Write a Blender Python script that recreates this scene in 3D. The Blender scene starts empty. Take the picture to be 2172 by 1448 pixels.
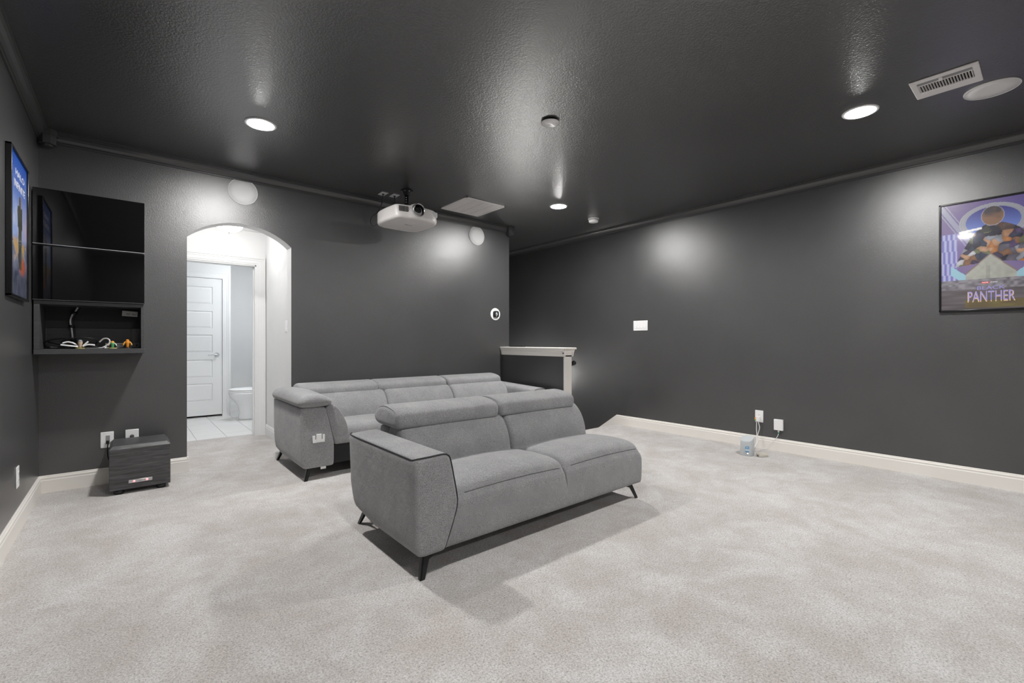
import bpy, bmesh, math, random
from mathutils import Vector, Matrix
random.seed(7)
PI = math.pi
SC = bpy.context.scene
COL = SC.collection

# ------------------------------------------------------------------ camera, world, exposure
FPX = 972.0
YAW = math.atan(818 / FPX)
cam_d = bpy.data.cameras.new('camera')
cam_d.sensor_width = 36.0
cam_d.lens = FPX / 2172 * 36.0
cam_d.clip_start = 0.02
cam = bpy.data.objects.new('camera', cam_d)
COL.objects.link(cam)
cam.location = (0, 0, 1.13)
cam.rotation_euler = (PI / 2, 0, -YAW)
SC.camera = cam

world = bpy.data.worlds.new('world')
SC.world = world
world.use_nodes = True
world.node_tree.nodes['Background'].inputs[0].default_value = (0.05, 0.055, 0.06, 1)
world.node_tree.nodes['Background'].inputs[1].default_value = 0.4

SC.view_settings.view_transform = 'Standard'
SC.view_settings.look = 'None'
SC.view_settings.gamma = 1.0
SC.view_settings.use_curve_mapping = False
SC.view_settings.exposure = 0.0
# strengths of the lamps, seen, inferred and added (emission of their lenses, see the builders)
CAN_W, CAN_DIM_W, HALL_W, BATH_W, STAIR_W = 51.0, 30.0, 6.5, 21.0, 45.0

# ------------------------------------------------------------------ room measures
XL, XR, YB, YF, ZC = -0.50, 5.15, 4.87, -2.60, 2.70
WT = 0.15                 # wall thickness
KX0, KX1, KY = 3.925, 4.045, 3.71   # knee wall
STAIR_Y = 3.88

# ------------------------------------------------------------------ materials
def _mat(name):
    m = bpy.data.materials.new(name)
    m.use_nodes = True
    nt = m.node_tree
    return m, nt, nt.nodes['Principled BSDF']

def plain(name, col, rough=0.5, metal=0.0, spec=0.5, coat=0.0, sheen=0.0, trans=0.0):
    m, nt, b = _mat(name)
    b.inputs['Base Color'].default_value = (*col, 1)
    b.inputs['Roughness'].default_value = rough
    b.inputs['Metallic'].default_value = metal
    b.inputs['Specular IOR Level'].default_value = spec
    b.inputs['Coat Weight'].default_value = coat
    b.inputs['Sheen Weight'].default_value = sheen
    b.inputs['Transmission Weight'].default_value = trans
    return m

def emit(name, col, strength):
    m, nt, b = _mat(name)
    b.inputs['Base Color'].default_value = (0.9, 0.9, 0.9, 1)
    b.inputs['Emission Color'].default_value = (*col, 1)
    b.inputs['Emission Strength'].default_value = strength
    return m

def noise(nt, scale, detail=2.0, rough=0.5, dist=0.0, vec=None):
    n = nt.nodes.new('ShaderNodeTexNoise')
    n.inputs['Scale'].default_value = scale
    n.inputs['Detail'].default_value = detail
    n.inputs['Roughness'].default_value = rough
    n.inputs['Distortion'].default_value = dist
    if vec is not None:
        nt.links.new(vec, n.inputs['Vector'])
    return n

def coords(nt, scale=(1, 1, 1), rot=(0, 0, 0)):
    t = nt.nodes.new('ShaderNodeNewGeometry')
    mp = nt.nodes.new('ShaderNodeMapping')
    mp.inputs['Scale'].default_value = scale
    mp.inputs['Rotation'].default_value = rot
    nt.links.new(t.outputs['Position'], mp.inputs['Vector'])
    return mp.outputs['Vector']

def ramp(nt, fac, stops):
    r = nt.nodes.new('ShaderNodeValToRGB')
    e = r.color_ramp.elements
    e[0].position, e[0].color = stops[0][0], (*stops[0][1], 1)
    e[1].position, e[1].color = stops[-1][0], (*stops[-1][1], 1)
    for p, c in stops[1:-1]:
        k = e.new(p); k.color = (*c, 1)
    nt.links.new(fac, r.inputs['Fac'])
    return r

def mixc(nt, mode, fac, a, b):
    x = nt.nodes.new('ShaderNodeMix')
    x.data_type = 'RGBA'; x.blend_type = mode
    if isinstance(fac, float): x.inputs[0].default_value = fac
    else: nt.links.new(fac, x.inputs[0])
    nt.links.new(a, x.inputs[6]); nt.links.new(b, x.inputs[7])
    return x.outputs[2]

def bump(nt, b, height, strength, dist, normal=None):
    n = nt.nodes.new('ShaderNodeBump')
    n.inputs['Strength'].default_value = strength
    n.inputs['Distance'].default_value = dist
    nt.links.new(height, n.inputs['Height'])
    if normal is not None: nt.links.new(normal, n.inputs['Normal'])
    nt.links.new(n.outputs['Normal'], b.inputs['Normal'])
    return n.outputs['Normal']

def paint(name, col, rough, tex=70.0, strength=0.35, dist=0.004, var=0.12, spec=0.5, coat=0.0):
    """orange-peel textured wall paint"""
    m, nt, b = _mat(name)
    v = coords(nt)
    big = noise(nt, 1.3, 4, 0.6, 0.4, v)
    lo = tuple(c * (1 - var) for c in col); hi = tuple(c * (1 + var) for c in col)
    r = ramp(nt, big.outputs['Fac'], [(0.3, lo), (0.7, hi)])
    nt.links.new(r.outputs['Color'], b.inputs['Base Color'])
    b.inputs['Specular IOR Level'].default_value = spec
    b.inputs['Coat Weight'].default_value = coat
    b.inputs['Coat Roughness'].default_value = rough
    rr = nt.nodes.new('ShaderNodeMapRange')
    rr.inputs['To Min'].default_value = rough * 0.9
    rr.inputs['To Max'].default_value = rough * 1.12
    nt.links.new(big.outputs['Fac'], rr.inputs['Value'])
    nt.links.new(rr.outputs['Result'], b.inputs['Roughness'])
    n1 = noise(nt, tex, 2.5, 0.55, 0.3, v)
    nrm = bump(nt, b, n1.outputs['Fac'], strength, dist)
    nt.links.new(nrm, b.inputs['Coat Normal'])
    b.inputs['Coat IOR'].default_value = 1.8
    return m

M = {}
M['black_wall'] = paint('black_wall_paint', (0.056, 0.056, 0.057), 0.32, 180, 0.50, 0.0024, spec=0.8, coat=0.4)
M['black_ceiling'] = paint('black_ceiling_paint', (0.044, 0.044, 0.045), 0.31, 92, 0.50, 0.0042, spec=1.0, coat=1.0)
M['black_trim'] = plain('black_trim_paint', (0.060, 0.060, 0.061), 0.30, spec=0.8)
M['white_wall'] = paint('white_wall_paint', (0.80, 0.80, 0.80), 0.6, 60, 0.12, 0.004, 0.02)
M['white_trim'] = plain('white_trim_paint', (0.82, 0.82, 0.82), 0.35)
M['cream_trim'] = plain('cream_trim_paint', (0.84, 0.81, 0.765), 0.38)
M['white_plastic'] = plain('white_plastic', (0.88, 0.88, 0.88), 0.35)
M['grey_slot'] = plain('grey_slot', (0.10, 0.10, 0.10), 0.5)
M['mid_grey'] = plain('mid_grey_plastic', (0.30, 0.30, 0.31), 0.5)
M['black_plastic'] = plain('black_plastic', (0.012, 0.012, 0.013), 0.4)
M['black_metal'] = plain('black_metal', (0.015, 0.015, 0.016), 0.35, 0.0)
M['shade_black'] = plain('duct_shade', (0.006, 0.006, 0.006), 0.9)
M['steel'] = plain('brushed_steel', (0.62, 0.62, 0.63), 0.3, 1.0)
M['satin_silver'] = plain('satin_silver', (0.60, 0.60, 0.61), 0.35, 0.8)
M['grille'] = plain('speaker_grille_white', (0.82, 0.82, 0.82), 0.7)
M['vent_white'] = plain('vent_white', (0.86, 0.84, 0.83), 0.45)
M['porcelain'] = plain('porcelain', (0.85, 0.85, 0.86), 0.12)
M['projector_white'] = plain('projector_white', (0.80, 0.77, 0.75), 0.35)
M['lens_glass'] = plain('lens_glass', (0.006, 0.006, 0.007), 0.05, coat=1.0)
M['black_glass'] = plain('black_glass', (0.004, 0.004, 0.0045), 0.03, spec=0.6)
M['red_lamp'] = emit('red_indicator', (1.0, 0.05, 0.08), 2.0)
M['white_led'] = emit('white_led', (1, 1, 1), 3.0)
M['digits'] = emit('display_digits', (0.85, 0.95, 0.95), 0.9)
M['router_grey'] = plain('router_grey', (0.55, 0.58, 0.60), 0.5)
M['blue_print'] = plain('blue_print', (0.10, 0.28, 0.52), 0.5)
M['pale_print'] = plain('pale_print', (0.55, 0.68, 0.78), 0.5)
M['tan'] = plain('adapter_cream', (0.66, 0.62, 0.55), 0.45)
M['green'] = plain('green_plastic', (0.08, 0.36, 0.13), 0.45)
M['teal_clip'] = plain('teal_clip', (0.02, 0.35, 0.22), 0.45)
M['amber'] = plain('amber_plastic', (0.75, 0.38, 0.06), 0.4)
M['orange'] = plain('orange_plastic', (0.80, 0.30, 0.03), 0.3)
M['olive'] = plain('olive_base', (0.36, 0.33, 0.12), 0.45)
M['skin_tan'] = plain('tan_plastic', (0.55, 0.40, 0.28), 0.5)
M['white_cable'] = plain('white_cable', (0.75, 0.74, 0.73), 0.45)
M['black_cable'] = plain('black_cable', (0.010, 0.010, 0.012), 0.45)
M['seam'] = plain('seam_thread', (0.15, 0.15, 0.152), 0.9)
M['piping'] = plain('dark_piping', (0.035, 0.035, 0.038), 0.8)
M['paper'] = plain('paper_label', (0.72, 0.72, 0.72), 0.7)
M['paper_ink'] = plain('paper_ink', (0.20, 0.20, 0.21), 0.7)
M['frame_black'] = plain('frame_black', (0.010, 0.010, 0.011), 0.22)
M['grout'] = plain('tile_grout', (0.68, 0.68, 0.68), 0.8)

def mk_carpet():
    m, nt, b = _mat('carpet_pile')
    v = coords(nt)
    patch = noise(nt, 2.4, 9, 0.74, 0.5, v)
    r1 = ramp(nt, patch.outputs['Fac'], [(0.37, (0.545, 0.514, 0.495)), (0.50, (0.600, 0.576, 0.563)), (0.61, (0.668, 0.658, 0.655))])
    v2 = coords(nt, (1, 1, 1), (0, 0, 0.6))
    tint = noise(nt, 4.5, 3, 0.6, 0.8, v2)
    r2 = ramp(nt, tint.outputs['Fac'], [(0.35, (0.93, 0.905, 0.89)), (0.65, (1.02, 1.02, 1.02))])
    c = mixc(nt, 'MULTIPLY', 1.0, r1.outputs['Color'], r2.outputs['Color'])
    fine = noise(nt, 135, 3, 0.7, 0.5, v)
    r3 = ramp(nt, fine.outputs['Fac'], [(0.30, (0.48, 0.47, 0.46)), (0.47, (0.91, 0.91, 0.905)), (0.64, (1.18, 1.18, 1.18))])
    c = mixc(nt, 'MULTIPLY', 1.0, c, r3.outputs['Color'])
    nt.links.new(c, b.inputs['Base Color'])
    b.inputs['Roughness'].default_value = 0.95
    b.inputs['Specular IOR Level'].default_value = 0.1
    b.inputs['Sheen Weight'].default_value = 0.25
    b.inputs['Sheen Roughness'].default_value = 0.6
    bump(nt, b, fine.outputs['Fac'], 0.55, 0.012)
    return m
M['carpet'] = mk_carpet()

def mk_fabric(name, lo, hi, weave=330.0):
    m, nt, b = _mat(name)
    v = coords(nt, (1.0, 1.0, 1.9))
    n1 = noise(nt, weave, 2, 0.65, 0.2, v)
    r = ramp(nt, n1.outputs['Fac'], [(0.36, lo), (0.64, hi)])
    soft = noise(nt, 7.0, 3, 0.55, 0.3, coords(nt))
    r2 = ramp(nt, soft.outputs['Fac'], [(0.3, (0.90, 0.90, 0.91)), (0.7, (1.08, 1.08, 1.08))])
    c = mixc(nt, 'MULTIPLY', 1.0, r.outputs['Color'], r2.outputs['Color'])
    nt.links.new(c, b.inputs['Base Color'])
    b.inputs['Roughness'].default_value = 0.92
    b.inputs['Specular IOR Level'].default_value = 0.15
    b.inputs['Sheen Weight'].default_value = 0.25
    nrm = bump(nt, b, soft.outputs['Fac'], 0.25, 0.03)
    bump(nt, b, n1.outputs['Fac'], 0.30, 0.002, nrm)
    return m
M['fabric'] = mk_fabric('grey_upholstery', (0.150, 0.150, 0.153), (0.430, 0.430, 0.436))
M['under_seat_shade'] = plain('dark_under_seat_shade', (0.02, 0.02, 0.021), 0.9)

def mk_wood(name, dark, light):
    m, nt, b = _mat(name)
    v = coords(nt, (3.0, 3.0, 42.0), (0.0, 0.06, 0.0))
    n = noise(nt, 1.6, 6, 0.65, 1.4, v)
    r = ramp(nt, n.outputs['Fac'], [(0.30, dark), (0.55, tuple((a + c) / 2 for a, c in zip(dark, light))), (0.68, light)])
    nt.links.new(r.outputs['Color'], b.inputs['Base Color'])
    b.inputs['Roughness'].default_value = 0.45
    bump(nt, b, n.outputs['Fac'], 0.15, 0.002)
    return m
M['black_ash'] = mk_wood('black_ash_veneer', (0.030, 0.030, 0.031), (0.115, 0.115, 0.118))
M['cabinet'] = mk_wood('black_brown_laminate', (0.050, 0.050, 0.052), (0.080, 0.080, 0.083))
M['cabinet_dark'] = plain('cabinet_back_board', (0.018, 0.018, 0.019), 0.6)

def mk_tile():
    m, nt, b = _mat('bath_tile')
    n = noise(nt, 1.5, 5, 0.6, 0.5, coords(nt, (1, 14, 1)))
    r = ramp(nt, n.outputs['Fac'], [(0.3, (0.70, 0.69, 0.68)), (0.7, (0.80, 0.79, 0.785))])
    nt.links.new(r.outputs['Color'], b.inputs['Base Color'])
    b.inputs['Roughness'].default_value = 0.35
    return m
M['tile'] = mk_tile()

def mk_vcol(name, rough=0.25):
    m, nt, b = _mat(name)
    a = nt.nodes.new('ShaderNodeVertexColor'); a.layer_name = 'print'
    nt.links.new(a.outputs['Color'], b.inputs['Base Color'])
    b.inputs['Roughness'].default_value = rough
    b.inputs['Coat Weight'].default_value = 0.4
    b.inputs['Coat Roughness'].default_value = 0.06
    return m
M['print'] = mk_vcol('poster_print')

# ------------------------------------------------------------------ geometry helpers
class B:
    """a bmesh collector"""
    def __init__(s): s.bm = bmesh.new()
    def _add(s, verts, faces, mi=0, smooth=False):
        vs = [s.bm.verts.new(v) for v in verts]
        for f in faces:
            try:
                fc = s.bm.faces.new([vs[i] for i in f]); fc.material_index = mi; fc.smooth = smooth
            except ValueError: pass
        return vs
    def box(s, x0, x1, y0, y1, z0, z1, mi=0):
        v = [(x0,y0,z0),(x1,y0,z0),(x1,y1,z0),(x0,y1,z0),(x0,y0,z1),(x1,y0,z1),(x1,y1,z1),(x0,y1,z1)]
        s._add(v, [(3,2,1,0),(4,5,6,7),(0,1,5,4),(1,2,6,5),(2,3,7,6),(3,0,4,7)], mi)
        return s
    def rbox(s, x0, x1, y0, y1, z0, z1, r=0.005, seg=2, mi=0):
        t = bmesh.new()
        bmesh.ops.create_cube(t, size=1.0)
        for v in t.verts:
            v.co = Vector(((x0+x1)/2 + v.co.x*(x1-x0), (y0+y1)/2 + v.co.y*(y1-y0), (z0+z1)/2 + v.co.z*(z1-z0)))
        r = min(r, 0.49*min(x1-x0, y1-y0, z1-z0))
        bmesh.ops.bevel(t, geom=t.edges[:], offset=r, segments=seg, affect='EDGES', profile=0.5)
        t.normal_update()
        s.merge(t, mi, True); return s
    def merge(s, t, mi=0, smooth=False):
        t.verts.ensure_lookup_table()
        mp = {v: s.bm.verts.new(v.co) for v in t.verts}
        for f in t.faces:
            try:
                g = s.bm.faces.new([mp[v] for v in f.verts]); g.material_index = mi
                g.smooth = smooth and max(abs(f.normal.x), abs(f.normal.y), abs(f.normal.z)) < 0.9995
            except ValueError: pass
        t.free(); return s
    def prism(s, prof, a0, a1, axis='Y', mi=0, mcap=None):
        """closed 2D profile swept along an axis: Y -> (a,s,b), X -> (s,a,b), Z -> (a,b,s)"""
        n = len(prof)
        def P(p, t):
            return {'Y': (p[0], t, p[1]), 'X': (t, p[0], p[1]), 'Z': (p[0], p[1], t)}[axis]
        vs = [P(p, a0) for p in prof] + [P(p, a1) for p in prof]
        fs = [(i, (i+1) % n, n+(i+1) % n, n+i) for i in range(n)]
        vv = s._add(vs, fs, mi)
        for idx in (range(n), range(2*n-1, n-1, -1)):
            f = s.bm.faces.new([vv[i] for i in idx]); f.material_index = mi if mcap is None else mcap
        return s
    def loft(s, prof, a0, a1, axis='X', r0=0.03, r1=0.03, n=5, mids=4, mi=0, fn=None, w=None):
        """closed 2D profile swept along an axis with rounded (pillowed) ends"""
        cx = (max(p[0] for p in prof) + min(p[0] for p in prof))/2
        cy = (max(p[1] for p in prof) + min(p[1] for p in prof))/2
        hx = (max(p[0] for p in prof) - min(p[0] for p in prof))/2
        hy = (max(p[1] for p in prof) - min(p[1] for p in prof))/2
        secs = []
        if r0:
            for k in range(n+1):
                a = PI/2*k/n
                secs.append((a0 + r0*(1-math.cos(a)), r0*(1-math.sin(a))))
        else: secs.append((a0, 0))
        s0, s1 = a0 + r0, a1 - r1
        for k in range(1, mids): secs.append((s0 + (s1-s0)*k/mids, 0))
        if r1:
            for k in range(n, -1, -1):
                a = PI/2*k/n
                secs.append((a1 - r1*(1-math.cos(a)), r1*(1-math.sin(a))))
        else: secs.append((a1, 0))
        m = len(prof); rows = []
        for t, d in secs:
            row = []
            for p in prof:
                e = d*w(p) if w else d
                q = (cx + (p[0]-cx)*(1-e/hx), cy + (p[1]-cy)*(1-e/hy))
                c = {'Y': (q[0], t, q[1]), 'X': (t, q[0], q[1]), 'Z': (q[0], q[1], t)}[axis]
                if fn: c = fn(*c)
                row.append(s.bm.verts.new(c))
            rows.append(row)
        for i in range(len(rows)-1):
            for j in range(m):
                f = s.bm.faces.new((rows[i][j], rows[i][(j+1) % m], rows[i+1][(j+1) % m], rows[i+1][j]))
                f.smooth = True; f.material_index = mi
        for row in (rows[0], rows[-1]):
            f = s.bm.faces.new(row); f.material_index = mi; f.smooth = True
        return s
    def lathe(s, prof, c=(0, 0, 0), seg=32, axis='Z', mi=0, smooth=True, sy=1.0):
        """profile of (radius, height) turned about an axis through c"""
        def P(r, h, a):
            x, y = r*math.cos(a), r*math.sin(a)*sy
            o = {'Z': (x, y, h), 'Y': (x, h, y), 'X': (h, x, y)}[axis]
            return (c[0]+o[0], c[1]+o[1], c[2]+o[2])
        rows = []
        for r, h in prof:
            if r < 1e-6: rows.append([s.bm.verts.new(P(0, h, 0))])
            else: rows.append([s.bm.verts.new(P(r, h, 2*PI*k/seg)) for k in range(seg)])
        for i in range(len(rows)-1):
            a, b = rows[i], rows[i+1]
            for k in range(seg):
                k2 = (k+1) % seg
                if len(a) == 1 and len(b) == 1: continue
                if len(a) == 1: q = (a[0], b[k2], b[k])
                elif len(b) == 1: q = (a[k], a[k2], b[0])
                else: q = (a[k], a[k2], b[k2], b[k])
                f = s.bm.faces.new(q); f.material_index = mi
                f.smooth = smooth and abs(prof[i][1]-prof[i+1][1]) > 1e-5
        return s
    def tube(s, pts, r, seg=8, mi=0, curve=0, closed=False):
        pts = [Vector(p) for p in pts]
        if curve: pts = crom(pts, curve, closed)
        n = len(pts); rows = []; nrm = None
        for i, p in enumerate(pts):
            if closed: t = pts[(i+1) % n] - pts[i-1]
            else: t = pts[min(i+1, n-1)] - pts[max(i-1, 0)]
            t.normalize()
            if nrm is None:
                nrm = t.orthogonal().normalized()
            else:
                nrm = (nrm - t*nrm.dot(t))
                nrm = nrm.normalized() if nrm.length > 1e-6 else t.orthogonal().normalized()
            bi = t.cross(nrm)
            rr = r(i/(n-1)) if callable(r) else r
            rows.append([s.bm.verts.new(p + nrm*rr*math.cos(2*PI*k/seg) + bi*rr*math.sin(2*PI*k/seg)) for k in range(seg)])
        for i in range(n if closed else n-1):
            a, b = rows[i], rows[(i+1) % n]
            for k in range(seg):
                f = s.bm.faces.new((a[k], a[(k+1) % seg], b[(k+1) % seg], b[k])); f.smooth = True; f.material_index = mi
        if not closed:
            for row in (rows[0], rows[-1]):
                f = s.bm.faces.new(row); f.material_index = mi
        return s
    def xf(s, mat):
        bmesh.ops.transform(s.bm, matrix=mat, verts=s.bm.verts[:]); return s

def crom(pts, k=6, closed=False):
    pts = [Vector(p) for p in pts]; n = len(pts); out = []
    rng = range(n) if closed else range(n-1)
    for i in rng:
        g = lambda j: pts[j % n] if closed else pts[max(0, min(n-1, j))]
        p0, p1, p2, p3 = g(i-1), g(i), g(i+1), g(i+2)
        for q in range(k):
            t = q/k
            out.append(0.5*((2*p1) + (p2-p0)*t + (2*p0-5*p1+4*p2-p3)*t*t + (3*p1-p0-3*p2+p3)*t**3))
    if not closed: out.append(pts[-1])
    return out

def sm(prof, k=4):
    return [(p.x, p.y) for p in crom([Vector((a, b, 0)) for a, b in prof], k, True)]

def frame(o, u, v, n):
    """matrix taking local x,y,z to directions u,v,n at point o"""
    u, v, n = Vector(u), Vector(v), Vector(n)
    m = Matrix((u, v, n)).transposed().to_4x4()
    m.translation = Vector(o); return m
ON_RIGHT = lambda y, z, d=0.0: frame((XR-d, y, z), (0,-1,0), (0,0,1), (-1,0,0))
ON_LEFT = lambda y, z, d=0.0: frame((XL+d, y, z), (0,1,0), (0,0,1), (1,0,0))
ON_BACK = lambda x, z, d=0.0: frame((x, YB-d, z), (1,0,0), (0,0,1), (0,-1,0))
ON_CEIL = lambda x, y, d=0.0: frame((x, y, ZC-d), (1,0,0), (0,-1,0), (0,0,-1))

ORG = {}
def _mesh(name, b, mats, org, shade=None):
    bmesh.ops.recalc_face_normals(b.bm, faces=b.bm.faces[:])
    me = bpy.data.meshes.new(name)
    for v in b.bm.verts: v.co -= org
    b.bm.to_mesh(me); b.bm.free()
    for m in (mats if isinstance(mats, (list, tuple)) else [mats]): me.materials.append(M[m] if isinstance(m, str) else m)
    return me
def _obj(name, b, mats, org, parent=None):
    o = bpy.data.objects.new(name, _mesh(name, b, mats, org))
    COL.objects.link(o)
    if parent is not None:
        o.parent = parent
        ORG[o] = org
    else:
        o.location = org; ORG[o] = org
    return o
def thing(name, label, cat, loc, group=None, kind=None):
    o = bpy.data.objects.new(name, None); COL.objects.link(o)
    o.empty_display_size = 0.05; o.location = loc; ORG[o] = Vector(loc)
    if kind: o['kind'] = kind
    else:
        o['label'] = label; o['category'] = cat
    if group: o['group'] = group
    return o
def part(name, b, mats, parent, label=None):
    o = _obj(name, b, mats, ORG[parent], parent)
    if label: o['label'] = label
    return o
def solo(name, b, mats, label, cat, group=None):
    xs = [v.co for v in b.bm.verts]
    mn = Vector(map(min, zip(*xs))); mx = Vector(map(max, zip(*xs)))
    o = _obj(name, b, mats, Vector(((mn.x+mx.x)/2, (mn.y+mx.y)/2, mn.z)))
    o['label'] = label; o['category'] = cat
    if group: o['group'] = group
    return o
def struct(name, b, mats, parent=None):
    o = _obj(name, b, mats, Vector((0, 0, 0)) if parent is None else ORG[parent], parent)
    if parent is None: o['kind'] = 'structure'
    return o
def text_b(txt, size, mat, depth=0.0005):
    """flat lettering, centred at the origin of the matrix"""
    cu = bpy.data.curves.new('lettering', 'FONT')
    cu.body = txt; cu.size = size; cu.extrude = depth; cu.align_x = 'CENTER'; cu.align_y = 'CENTER'; cu.resolution_u = 3
    ob = bpy.data.objects.new('lettering', cu); COL.objects.link(ob)
    dg = bpy.context.evaluated_depsgraph_get()
    me = bpy.data.meshes.new_from_object(ob.evaluated_get(dg))
    b = B(); b.bm.from_mesh(me)
    bpy.data.objects.remove(ob); bpy.data.curves.remove(cu); bpy.data.meshes.remove(me)
    return b.xf(mat)

# ================================================================== STRUCTURE
# ---- floor (carpet) : room, strip beside the stairs, vestibule
b = B()
b.box(XL-WT, 4.045, YF-WT, YB+WT, -0.25, 0.0)
b.box(4.045, XR+WT, YF-WT, STAIR_Y-0.02, -0.25, 0.0)
b.prism([(STAIR_Y-0.02, -0.03), (STAIR_Y+0.005, -0.028), (STAIR_Y+0.018, -0.016), (STAIR_Y+0.010, -0.003), (STAIR_Y-0.02, 0.0)], 4.045, XR, 'X')
b.box(0.15, 1.45, YB+WT, 6.33, -0.25, 0.0)
struct('floor', b, 'carpet')
# ---- bathroom floor with tiles
b = B(); b.box(-0.9, 2.2, 6.33, 9.0, -0.06, -0.012)
bathfloor = struct('floor_bathroom', b, 'grout')
tw, tl = 0.30, 0.60
for i in range(-3, 7):
    for j in range(5):
        x0 = 0.02 + i*tw; y0 = 6.335 + j*tl - (0.3 if i % 2 else 0.0)
        y1 = min(y0+tl-0.004, 8.99); y0 = max(y0, 6.335)
        if y1 - y0 < 0.05: continue
        part('tile', B().rbox(x0+0.002, x0+tw-0.002, y0, y1, -0.03, -0.006, 0.002, 1), 'tile', bathfloor)

# ---- walls
def wall(name, x0, x1, y0, y1, z0, z1, mat): return struct(name, B().box(x0, x1, y0, y1, z0, z1), mat)
wall('wall_left', XL-WT, XL, YF-WT, YB+WT, 0, ZC, 'black_wall')
wall('wall_front', XL, XR, YF-WT, YF, 0, ZC, 'black_wall')
wall('wall_right', XR, XR+WT, YF-WT, 7.6, -2.8, ZC, 'black_wall')
# back wall with an arched opening
AX0, AX1, ASP, ARI = 0.403, 1.247, 2.057, 0.166
hw = (AX1-AX0)/2; R = (hw*hw + ARI*ARI)/(2*ARI); acx = (AX0+AX1)/2; acz = ASP + ARI - R
a0 = math.asin(hw/R)
arc = [(acx + R*math.sin(t), acz + R*math.cos(t)) for t in [-a0 + 2*a0*k/28 for k in range(29)]]
prof = [(XL, 0), (AX0, 0)] + arc + [(AX1, 0), (KX1, 0), (KX1, ZC), (XL, ZC)]
b = B(); b.prism(prof, YB, YB+WT, 'Y', 1)
for f in b.bm.faces:
    ys = [v.co.y for v in f.verts]; xs = [v.co.x for v in f.verts]
    if max(ys) < YB+1e-4 or min(xs) > KX1-1e-4: f.material_index = 0
struct('wall_back', b, ['black_wall', 'white_wall'])
# rounded white drywall bead on the arch edge
wall('wall_stair_left', KX1-WT, KX1, YB+WT, 7.6, -2.8, ZC, 'black_wall')
wall('wall_stair_end', KX1-WT, XR+WT, 7.6, 7.6+WT, -2.8, ZC, 'black_wall')
# vestibule and bathroom
HX0, HX1, DY = 0.30, 1.30, 6.20
HCZ = 2.44
wall('wall_vestibule_right', HX1, HX1+0.12, YB+WT, DY, 0, HCZ, 'white_wall')
wall('wall_vestibule_left', HX0-0.12, HX0, YB+WT, DY, 0, HCZ, 'white_wall')
OX0, OX1, OZ = 0.36, 1.195, 2.045
b = B(); b.box(-0.9, OX0, DY, DY+0.13, 0, HCZ); b.box(OX1, 2.2, DY, DY+0.13, 0, HCZ); b.box(OX0, OX1, DY, DY+0.13, OZ, HCZ)
struct('wall_vestibule_end', b, 'white_wall')
wall('wall_bath_left', -1.02, -0.9, DY, 9.1, -0.02, HCZ, 'white_wall')
wall('wall_bath_right', 1.92, 2.04, DY+0.13, 9.1, -0.02, HCZ, 'white_wall')
wall('wall_bath_back', -0.9, 2.2, 8.86, 8.98, -0.02, HCZ, 'white_wall')
b = B(); b.box(-0.9, 0.34, 8.22, 8.34, -0.02, HCZ); b.box(1.125, 1.235, 8.22, 8.86, -0.02, HCZ); b.box(0.34, 1.125, 8.22, 8.34, 2.085, HCZ)
struct('wall_bath_closet', b, 'white_wall')
# ceilings
struct('ceiling', B().box(XL-WT, XR+WT, YF-WT, YB+WT, ZC, ZC+0.1).box(KX1-WT, XR+WT, YB+WT, 7.75, ZC, ZC+0.1), 'black_ceiling')
struct('ceiling_vestibule', B().box(-1.02, 2.2, YB+WT, 9.1, HCZ, HCZ+0.1), 'white_wall')

# ---- crown moulding (black) along the three visible walls
def crown_prof():   # (distance from wall, drop below ceiling)
    return [(0.0, 0.0), (0.058, 0.0), (0.058, 0.010), (0.050, 0.013), (0.050, 0.022), (0.040, 0.028), (0.026, 0.044), (0.018, 0.060), (0.018, 0.066), (0.010, 0.069), (0.010, 0.082), (0.0, 0.082)]
cp = crown_prof()
struct('trim_1', B().prism([(YB-d, ZC-h) for d, h in cp], XL, KX1+0.02, 'X'), 'black_trim')
struct('trim_2', B().prism([(XL+d, ZC-h) for d, h in cp], YF, YB-0.058, 'Y'), 'black_trim')
struct('trim_3', B().prism([(XR-d, ZC-h) for d, h in cp], YF, 7.6, 'Y'), 'black_trim')
def corner_block(x, y):
    bb = B()
    pr = [(x + 0.052*math.cos(PI/8+k*PI/4), y + 0.052*math.sin(PI/8+k*PI/4)) for k in range(8)]
    bb.prism(pr, ZC-0.11, ZC-0.001, 'Z')
    bb.prism([(x + (p[0]-x)*1.18, y + (p[1]-y)*1.18) for p in pr], ZC-0.045, ZC-0.02, 'Z')
    bb.prism([(x + (p[0]-x)*0.6, y + (p[1]-y)*0.6) for p in pr], ZC-0.125, ZC-0.11, 'Z')
    return bb
struct('trim_4', corner_block(XL+0.052, YB-0.052), 'black_trim')
struct('trim_5', corner_block(KX1-0.01, YB-0.040), 'black_trim')

# ---- baseboards (cream)
bbp = [(0, 0), (0.016, 0), (0.016, 0.092), (0.013, 0.097), (0.014, 0.112), (0.008, 0.118), (0.008, 0.124), (0.004, 0.128), (0, 0.128)]
struct('baseboard_left', B().prism([(XL+d, h) for d, h in bbp], YF, YB, 'Y'), 'cream_trim')
b = B().prism([(YB-d, h) for d, h in bbp], XL, AX0+0.014, 'X')
b.prism([(AX0+d-0.002, h) for d, h in bbp], YB-0.014, YB+WT, 'Y')
struct('baseboard_back', b, 'cream_trim')
b = B().prism([(YB-d, h) for d, h in bbp], AX1-0.014, KX0, 'X')
b.prism([(AX1-d+0.002, h) for d, h in bbp], YB-0.014, YB+WT, 'Y')
struct('baseboard_back_right', b, 'cream_trim')
struct('baseboard_front', B().prism([(YF+d, h) for d, h in bbp], XL, XR, 'X'), 'cream_trim')
b = B().prism([(XR-d, h) for d, h in bbp], YF, STAIR_Y, 'Y')
slope = 0.19/0.27     # skirt board that follows the stairs down
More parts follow.
